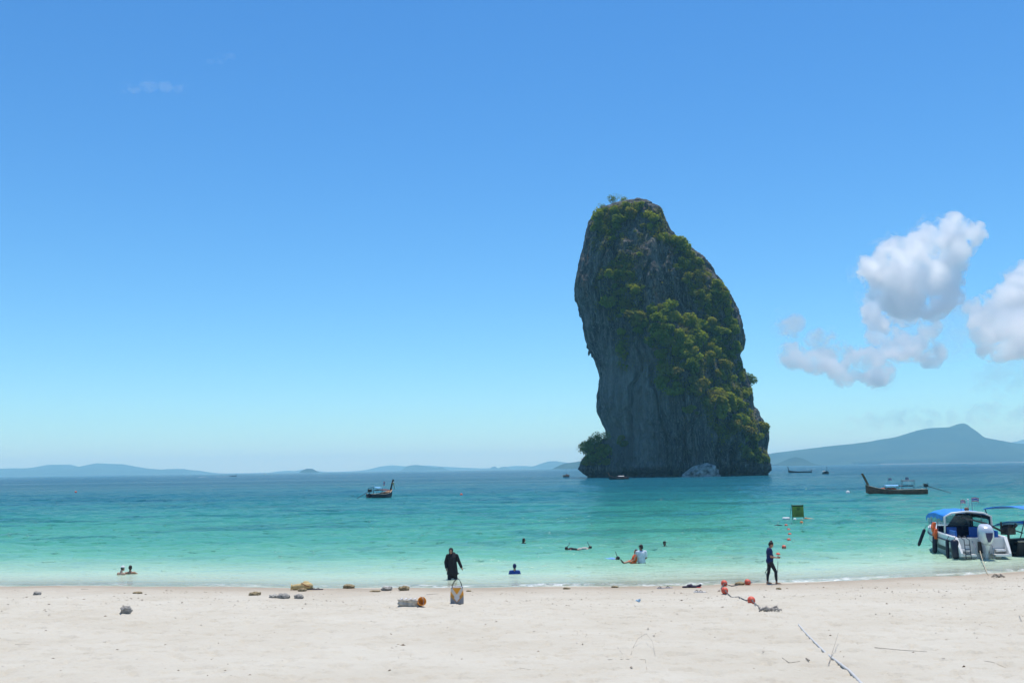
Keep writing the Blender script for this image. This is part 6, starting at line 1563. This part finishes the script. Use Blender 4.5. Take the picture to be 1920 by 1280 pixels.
# folded white foam mat with an orange bucket tipped over beside it
p = sp(768, 1137, 0.0); o = empty('rolled_mat', p, R(-5)); tag(o, 'crumpled pale foam block lying by the orange bucket', 'foam block')
m_foamb = simple_mat('dirty_foam', (0.52, 0.47, 0.38), 0.9, 0.35, 6.0, bump=0.8)
bm = bmesh.new(); bmesh.ops.create_cube(bm, size=1.0); bmesh.ops.subdivide_edges(bm, edges=bm.edges[:], cuts=12, use_grid_fill=True)
co = np.array([v_.co for v_ in bm.verts]); d = 1 + 0.16 * fbm(co[:, 0] * 2.5, co[:, 1] * 2.5, co[:, 2] * 2.5, 3) + 0.08 * ridged(co[:, 0] * 5, co[:, 1] * 2, co[:, 2] * 5, 2)
co = co * d[:, None] * np.array([0.62, 0.42, 0.24])
for v_, c2 in zip(bm.verts, co): v_.co = c2 + np.array([0, 0, 0.11])
me = bpy.data.meshes.new('foam'); bm.to_mesh(me); bm.free(); me.materials.append(m_foamb); me.polygons.foreach_set('use_smooth', [True] * len(me.polygons)); link('foam', me, o)
for k in range(4): MB().tube([(-0.28 + 0.14 * k, -0.18, 0.235), (-0.24 + 0.15 * k, 0.0, 0.262), (-0.27 + 0.14 * k, 0.17, 0.24)], 0.018, 5).build('lashing', m_white, o, True)
m_bucket = simple_mat('orange_plastic', (0.82, 0.30, 0.025), 0.4, 0.1)
p = sp(789, 1138, 0.13); bk = empty('bucket', p); bk.rotation_euler = (R(12), R(68), R(-52)); tag(bk, 'orange plastic bucket lying tipped over beside the foam block', 'bucket')
circ = lambda r_, z: [(r_ * math.cos(a), r_ * math.sin(a), z) for a in np.linspace(0, 2 * PI, 25)[:-1]]
MB().loft([circ(0.09, -0.13), circ(0.135, 0.11), circ(0.145, 0.12), circ(0.145, 0.135), circ(0.128, 0.135), circ(0.082, -0.115)]).build('pail', m_bucket, bk, True)
MB().tube([(0.14 * math.cos(a), 0.0, 0.12 + 0.14 * math.sin(a)) for a in np.linspace(0, PI, 10)], 0.006, 5).build('handle', m_steel, bk)

# straw bag slumped at the tide line
m_straw = simple_mat('straw', (0.56, 0.42, 0.19), 0.85, 0.2, 14.0, bump=0.6)
p = sp(566, 1105, 0.0); sb_ = empty('straw_bag', p, R(4)); tag(sb_, 'slumped straw-yellow beach bag at the tide line', 'bag')
b_ = Body(); b_.ell((0.16, 0.05, 0.14), (0.28, 0.22, 0.15)); b_.cap((0.10, 0.05, 0.27), 0.07, (0.22, 0.05, 0.27), 0.06); b_.cap((0.16, 0.05, 0.2), 0.16, (0.16, 0.05, 0.24), 0.10); b_.cap((0.36, 0.02, 0.06), 0.08, (0.28, 0.0, 0.16), 0.08); b_.cap((0.0, -0.05, 0.12), 0.14, (-0.28, -0.08, 0.11), 0.12); b_.skin('bag_body', m_straw, sb_, 0.02, 2)
MB().tube([(0.0, -0.10, 0.27), (0.08, -0.20, 0.24), (0.18, -0.19, 0.18), (0.30, -0.14, 0.14)], 0.02, 6).build('strap', simple_mat('brown_strap', (0.30, 0.12, 0.05), 0.7), sb_, True)
MB().tube([(-0.40 + 0.005 * math.sin(a), -0.09 + 0.115 * math.cos(a), 0.115 + 0.115 * math.sin(a)) for a in np.linspace(0, 2 * PI, 17)], 0.018, 6).build('open_rim', simple_mat('straw_rim', (0.70, 0.52, 0.22), 0.8), sb_, True)
def sandal(label, px, py, rz, mat, strap, group=None, k=1.0):
    o = empty('sandal', sp(px, py, 0.004), rz); tag(o, label, 'sandal', group)
    out_ = [(0.045 * math.sin(a) * (1.0 if math.cos(a) > 0 else 0.8), 0.13 * math.cos(a)) for a in np.linspace(0, 2 * PI, 21)[:-1]]
    MB().loft([[(x * k, y * k, z) for x, y in out_] for z in (0.0, 0.028)]).build('sole', mat, o, True)
    for sx in (-1, 1): MB().tube([(0, 0.085 * k, 0.03), (sx * 0.028 * k, 0.03 * k, 0.075), (sx * 0.042 * k, -0.02 * k, 0.025)], 0.009, 6).build('strap', strap, o)
sd = simple_mat('dark_sandal', (0.03, 0.025, 0.05), 0.7)
for k, (x, y) in enumerate(((589, 1105), (598, 1105))): sandal('dark sandal of the pair lying beside the straw bag', x, y, R(80 + 20 * k), sd, sd, 'dark sandals by the straw bag', 1.3)
pale = simple_mat('pale_sandal', (0.50, 0.48, 0.50), 0.7)
for k, (x, y) in enumerate(((1239, 1103), (1254, 1102))): sandal('pale flip-flop lying apart near the foam line, left of the dropped clothes', x, y, R(70 + 30 * k), pale, sd, 'pale flip-flops near the foam', 1.2)
for k, (x, y) in enumerate(((1308, 1109), (1316, 1109))): sandal('white flip-flop with dark strap just below the dropped clothes', x, y, R(75 + 15 * k), m_white, sd, 'white flip-flops by the clothes', 1.2)
p = sp(1296, 1101, 0.0); o = empty('dropped_clothes', p); tag(o, 'small heap of dark clothes with a shoe on the sand near the foam', 'clothes')
b_ = Body()
for x, y, z, a, c2, e in ((-0.22, 0, 0.03, 0.14, 0.10, 0.04), (-0.05, 0.02, 0.06, 0.13, 0.11, 0.07), (0.10, -0.02, 0.04, 0.14, 0.10, 0.05), (0.0, 0.05, 0.09, 0.07, 0.06, 0.05)): b_.ell((x, y, z), (a, c2, e))
b_.skin('cloth', cloth('dark_violet_cloth', (0.03, 0.022, 0.05)), o, 0.012, 1)
b_ = Body(); b_.cap((0.20, 0, 0.04), 0.045, (0.34, 0.02, 0.07), 0.05); b_.ell((0.36, 0.02, 0.09), (0.05, 0.05, 0.05)); b_.skin('shoe', sd, o, 0.012, 2)
MB().tube([(0.16, -0.06, 0.01), (0.30, -0.09, 0.015), (0.38, -0.04, 0.01)], 0.016, 6).build('red_trim', m_red, o)
p = sp(1196, 1127, 0.02); o = MB().ball((0, 0, 0.03), (0.085, 0.06, 0.055), 12, 8).tube([(0.02, -0.02, 0.07), (0.06, 0.0, 0.09), (0.09, 0.02, 0.06)], 0.02, 6).build('plastic_wrapper', simple_mat('blue_plastic_film', (0.35, 0.55, 0.72), 0.3, 0.4, 25.0, bump=1.0), None, True, loc=p); tag(o, 'crumpled pale blue plastic wrapper alone on the sand', 'litter')

# --- sticks and stranded creepers lying on the upper sand
m_twig = simple_mat('dry_twig', (0.33, 0.28, 0.225), 0.9, 0.3, 12.0)
def twig(label, pts, r_=0.009, name='twig'):
    P = [sp(x, y, r_ * 0.9 + (z if z else 0)) for x, y, *zz in pts for z in [zz[0] if zz else 0]]
    r_ = r_ * 0.5
    Q = []
    for a, b_ in zip(P, P[1:]):
        for q in np.linspace(0, 1, 5)[:-1]: Q.append(a.lerp(b_, q))
    Q.append(P[-1])
    o = MB().tube(Q, [r_ * (1 - 0.5 * i / len(Q)) for i in range(len(Q))], 5).build(name, m_twig, None, True); tag(o, label, 'twig', 'twigs lying on the sand')
for lab, pts, r_ in [
    ('thin creeper stem arching in a hoop over the sand', [(1183, 1232), (1187, 1215), (1196, 1210, 0.10), (1212, 1207, 0.16), (1224, 1218, 0.10), (1229, 1232)], 0.008),
    ('long straight stick with a crooked end, lying under the hooped stem', [(1140, 1238), (1175, 1239), (1210, 1239), (1213, 1256)], 0.009),
    ('short twig slanting left of the hooped stem', [(1158, 1216), (1168, 1231)], 0.006),
    ('straight stick leaning across the white hose', [(1554, 1246), (1562, 1228, 0.08), (1573, 1207, 0.20)], 0.011),
    ('dark curved twig lying left of the white hose', [(1467, 1237), (1480, 1243), (1500, 1241)], 0.012),
    ('long brown stick lying flat right of the white hose', [(1640, 1216), (1690, 1219), (1738, 1222)], 0.013),
    ('short stick on dry sand inland of the tuft of dry roots', [(1911, 1156), (1920, 1172), (1926, 1180)], 0.011),
    ('thin bent twig low on the dry sand right of the long brown stick', [(1846, 1242), (1862, 1246), (1886, 1247)], 0.008),
    ('long thin pale twig lying on the sand below the round coral head', [(183, 1206), (205, 1202), (228, 1203)], 0.007),
    ('forked dry twig near the pale twig below the coral head', [(28, 1207), (45, 1206), (56, 1204)], 0.007),
    ('fine twig lying level on the open sand below the foam block', [(955, 1255), (975, 1254), (995, 1257)], 0.007),
    ('thin stem standing out of the sand under the hooped stem', [(1202, 1182), (1203, 1200)], 0.005),
    ('stub of dark wood half buried left of the white hose', [(1512, 1240), (1518, 1241)], 0.035),
    ('twig drifted in the shallows at the tide line below the bathers', [(152, 1105), (166, 1105)], 0.015),
    ('pair-long stick lying at the tide line beside the striped bag', [(800, 1113), (821, 1112)], 0.016)]: twig(lab, pts, r_)
p = sp(1873, 1083, 0.0); b_ = MB(); rk = random.Random(8)
for k in range(26):
    a = rk.uniform(0, 6.28); l = rk.uniform(0.12, 0.36); b_.tube([p, p + Vector((math.cos(a) * l * 0.5, math.sin(a) * l * 0.4, rk.uniform(0.06, 0.16))), p + Vector((math.cos(a) * l, math.sin(a) * l * 0.7, rk.uniform(0.0, 0.05)))], 0.010, 4)
tag(b_.build('driftwood_tuft', m_twig, None), 'tuft of tangled dry roots on the sand below the speedboat', 'driftwood')

# --- the wrack: crumbs of coral, shell and weed strewn by the tide
def wrack():
    rs = np.random.RandomState(21); V, Fs = [], []; o = 0
    n = 8000
    xs = rs.uniform(-24, 24, n); u = rs.uniform(size=n)
    ss = np.where(u < 0.34, 6.0 + rs.normal(size=n) * 0.55, np.where(u < 0.55, 3.2 + rs.normal(size=n) * 0.5, np.where(u < 0.66, 8.4 + rs.normal(size=n) * 0.8, rs.uniform(0.8, 26, n))))
    keep = (pnoise(xs * 0.35, ss * 0.5, 3.0) + rs.uniform(-0.5, 0.5, n)) > -0.15
    xs, ss = xs[keep], np.clip(ss[keep], 0.5, 27)
    ys = shore_y(xs) - ss; zs = sand_height(xs, ys)
    ln = rs.gamma(1.6, 0.011, len(xs)) + 0.008; ln = np.minimum(ln, 0.09); th = rs.uniform(0, PI, len(xs)); wd = ln * rs.uniform(0.25, 0.8, len(xs)); ht = ln * rs.uniform(0.2, 0.5, len(xs))
    for x, y, z, l, t_, w_, h_ in zip(xs, ys, zs, ln, th, wd, ht):
        c, s_ = math.cos(t_), math.sin(t_)
        base = [(l, 0, 0), (0, w_, 0), (-l, 0, 0), (0, -w_, 0), (0.2 * l, 0.1 * w_, h_)]
        V += [(x + a * c - b2 * s_, y + a * s_ + b2 * c, z + e - 0.002) for a, b2, e in base]
        Fs += [(o, o + 1, o + 4), (o + 1, o + 2, o + 4), (o + 2, o + 3, o + 4), (o + 3, o, o + 4)]; o += 5
    m, nt, out = new_mat('tide_wrack'); n_ = noise(nt, 3.0, 2, 0.5, mapping(nt)); vo = N(nt, 'ShaderNodeTexWhiteNoise'); vm = N(nt, 'ShaderNodeVectorMath', operation='SNAP'); vm.inputs[1].default_value = (0.12,) * 3
    nt.links.new(mapping(nt), vm.inputs[0]); nt.links.new(vm.outputs[0], vo.inputs['Vector'])
    c = ramp(nt, [(0.0, (0.10, 0.075, 0.05)), (0.4, (0.24, 0.19, 0.14)), (0.7, (0.42, 0.36, 0.28)), (1.0, (0.62, 0.57, 0.50))], vo.outputs['Value']); b = N(nt, 'ShaderNodeBsdfDiffuse'); nt.links.new(c.outputs[0], b.inputs['Color']); nt.links.new(b.outputs[0], out.inputs['Surface'])
    o = link('tide_wrack', mesh_from('tide_wrack', V, Fs, m, False)); tag(o, 'crumbs of coral, shell and dry weed strewn over the sand', None, None, 'stuff')
wrack()
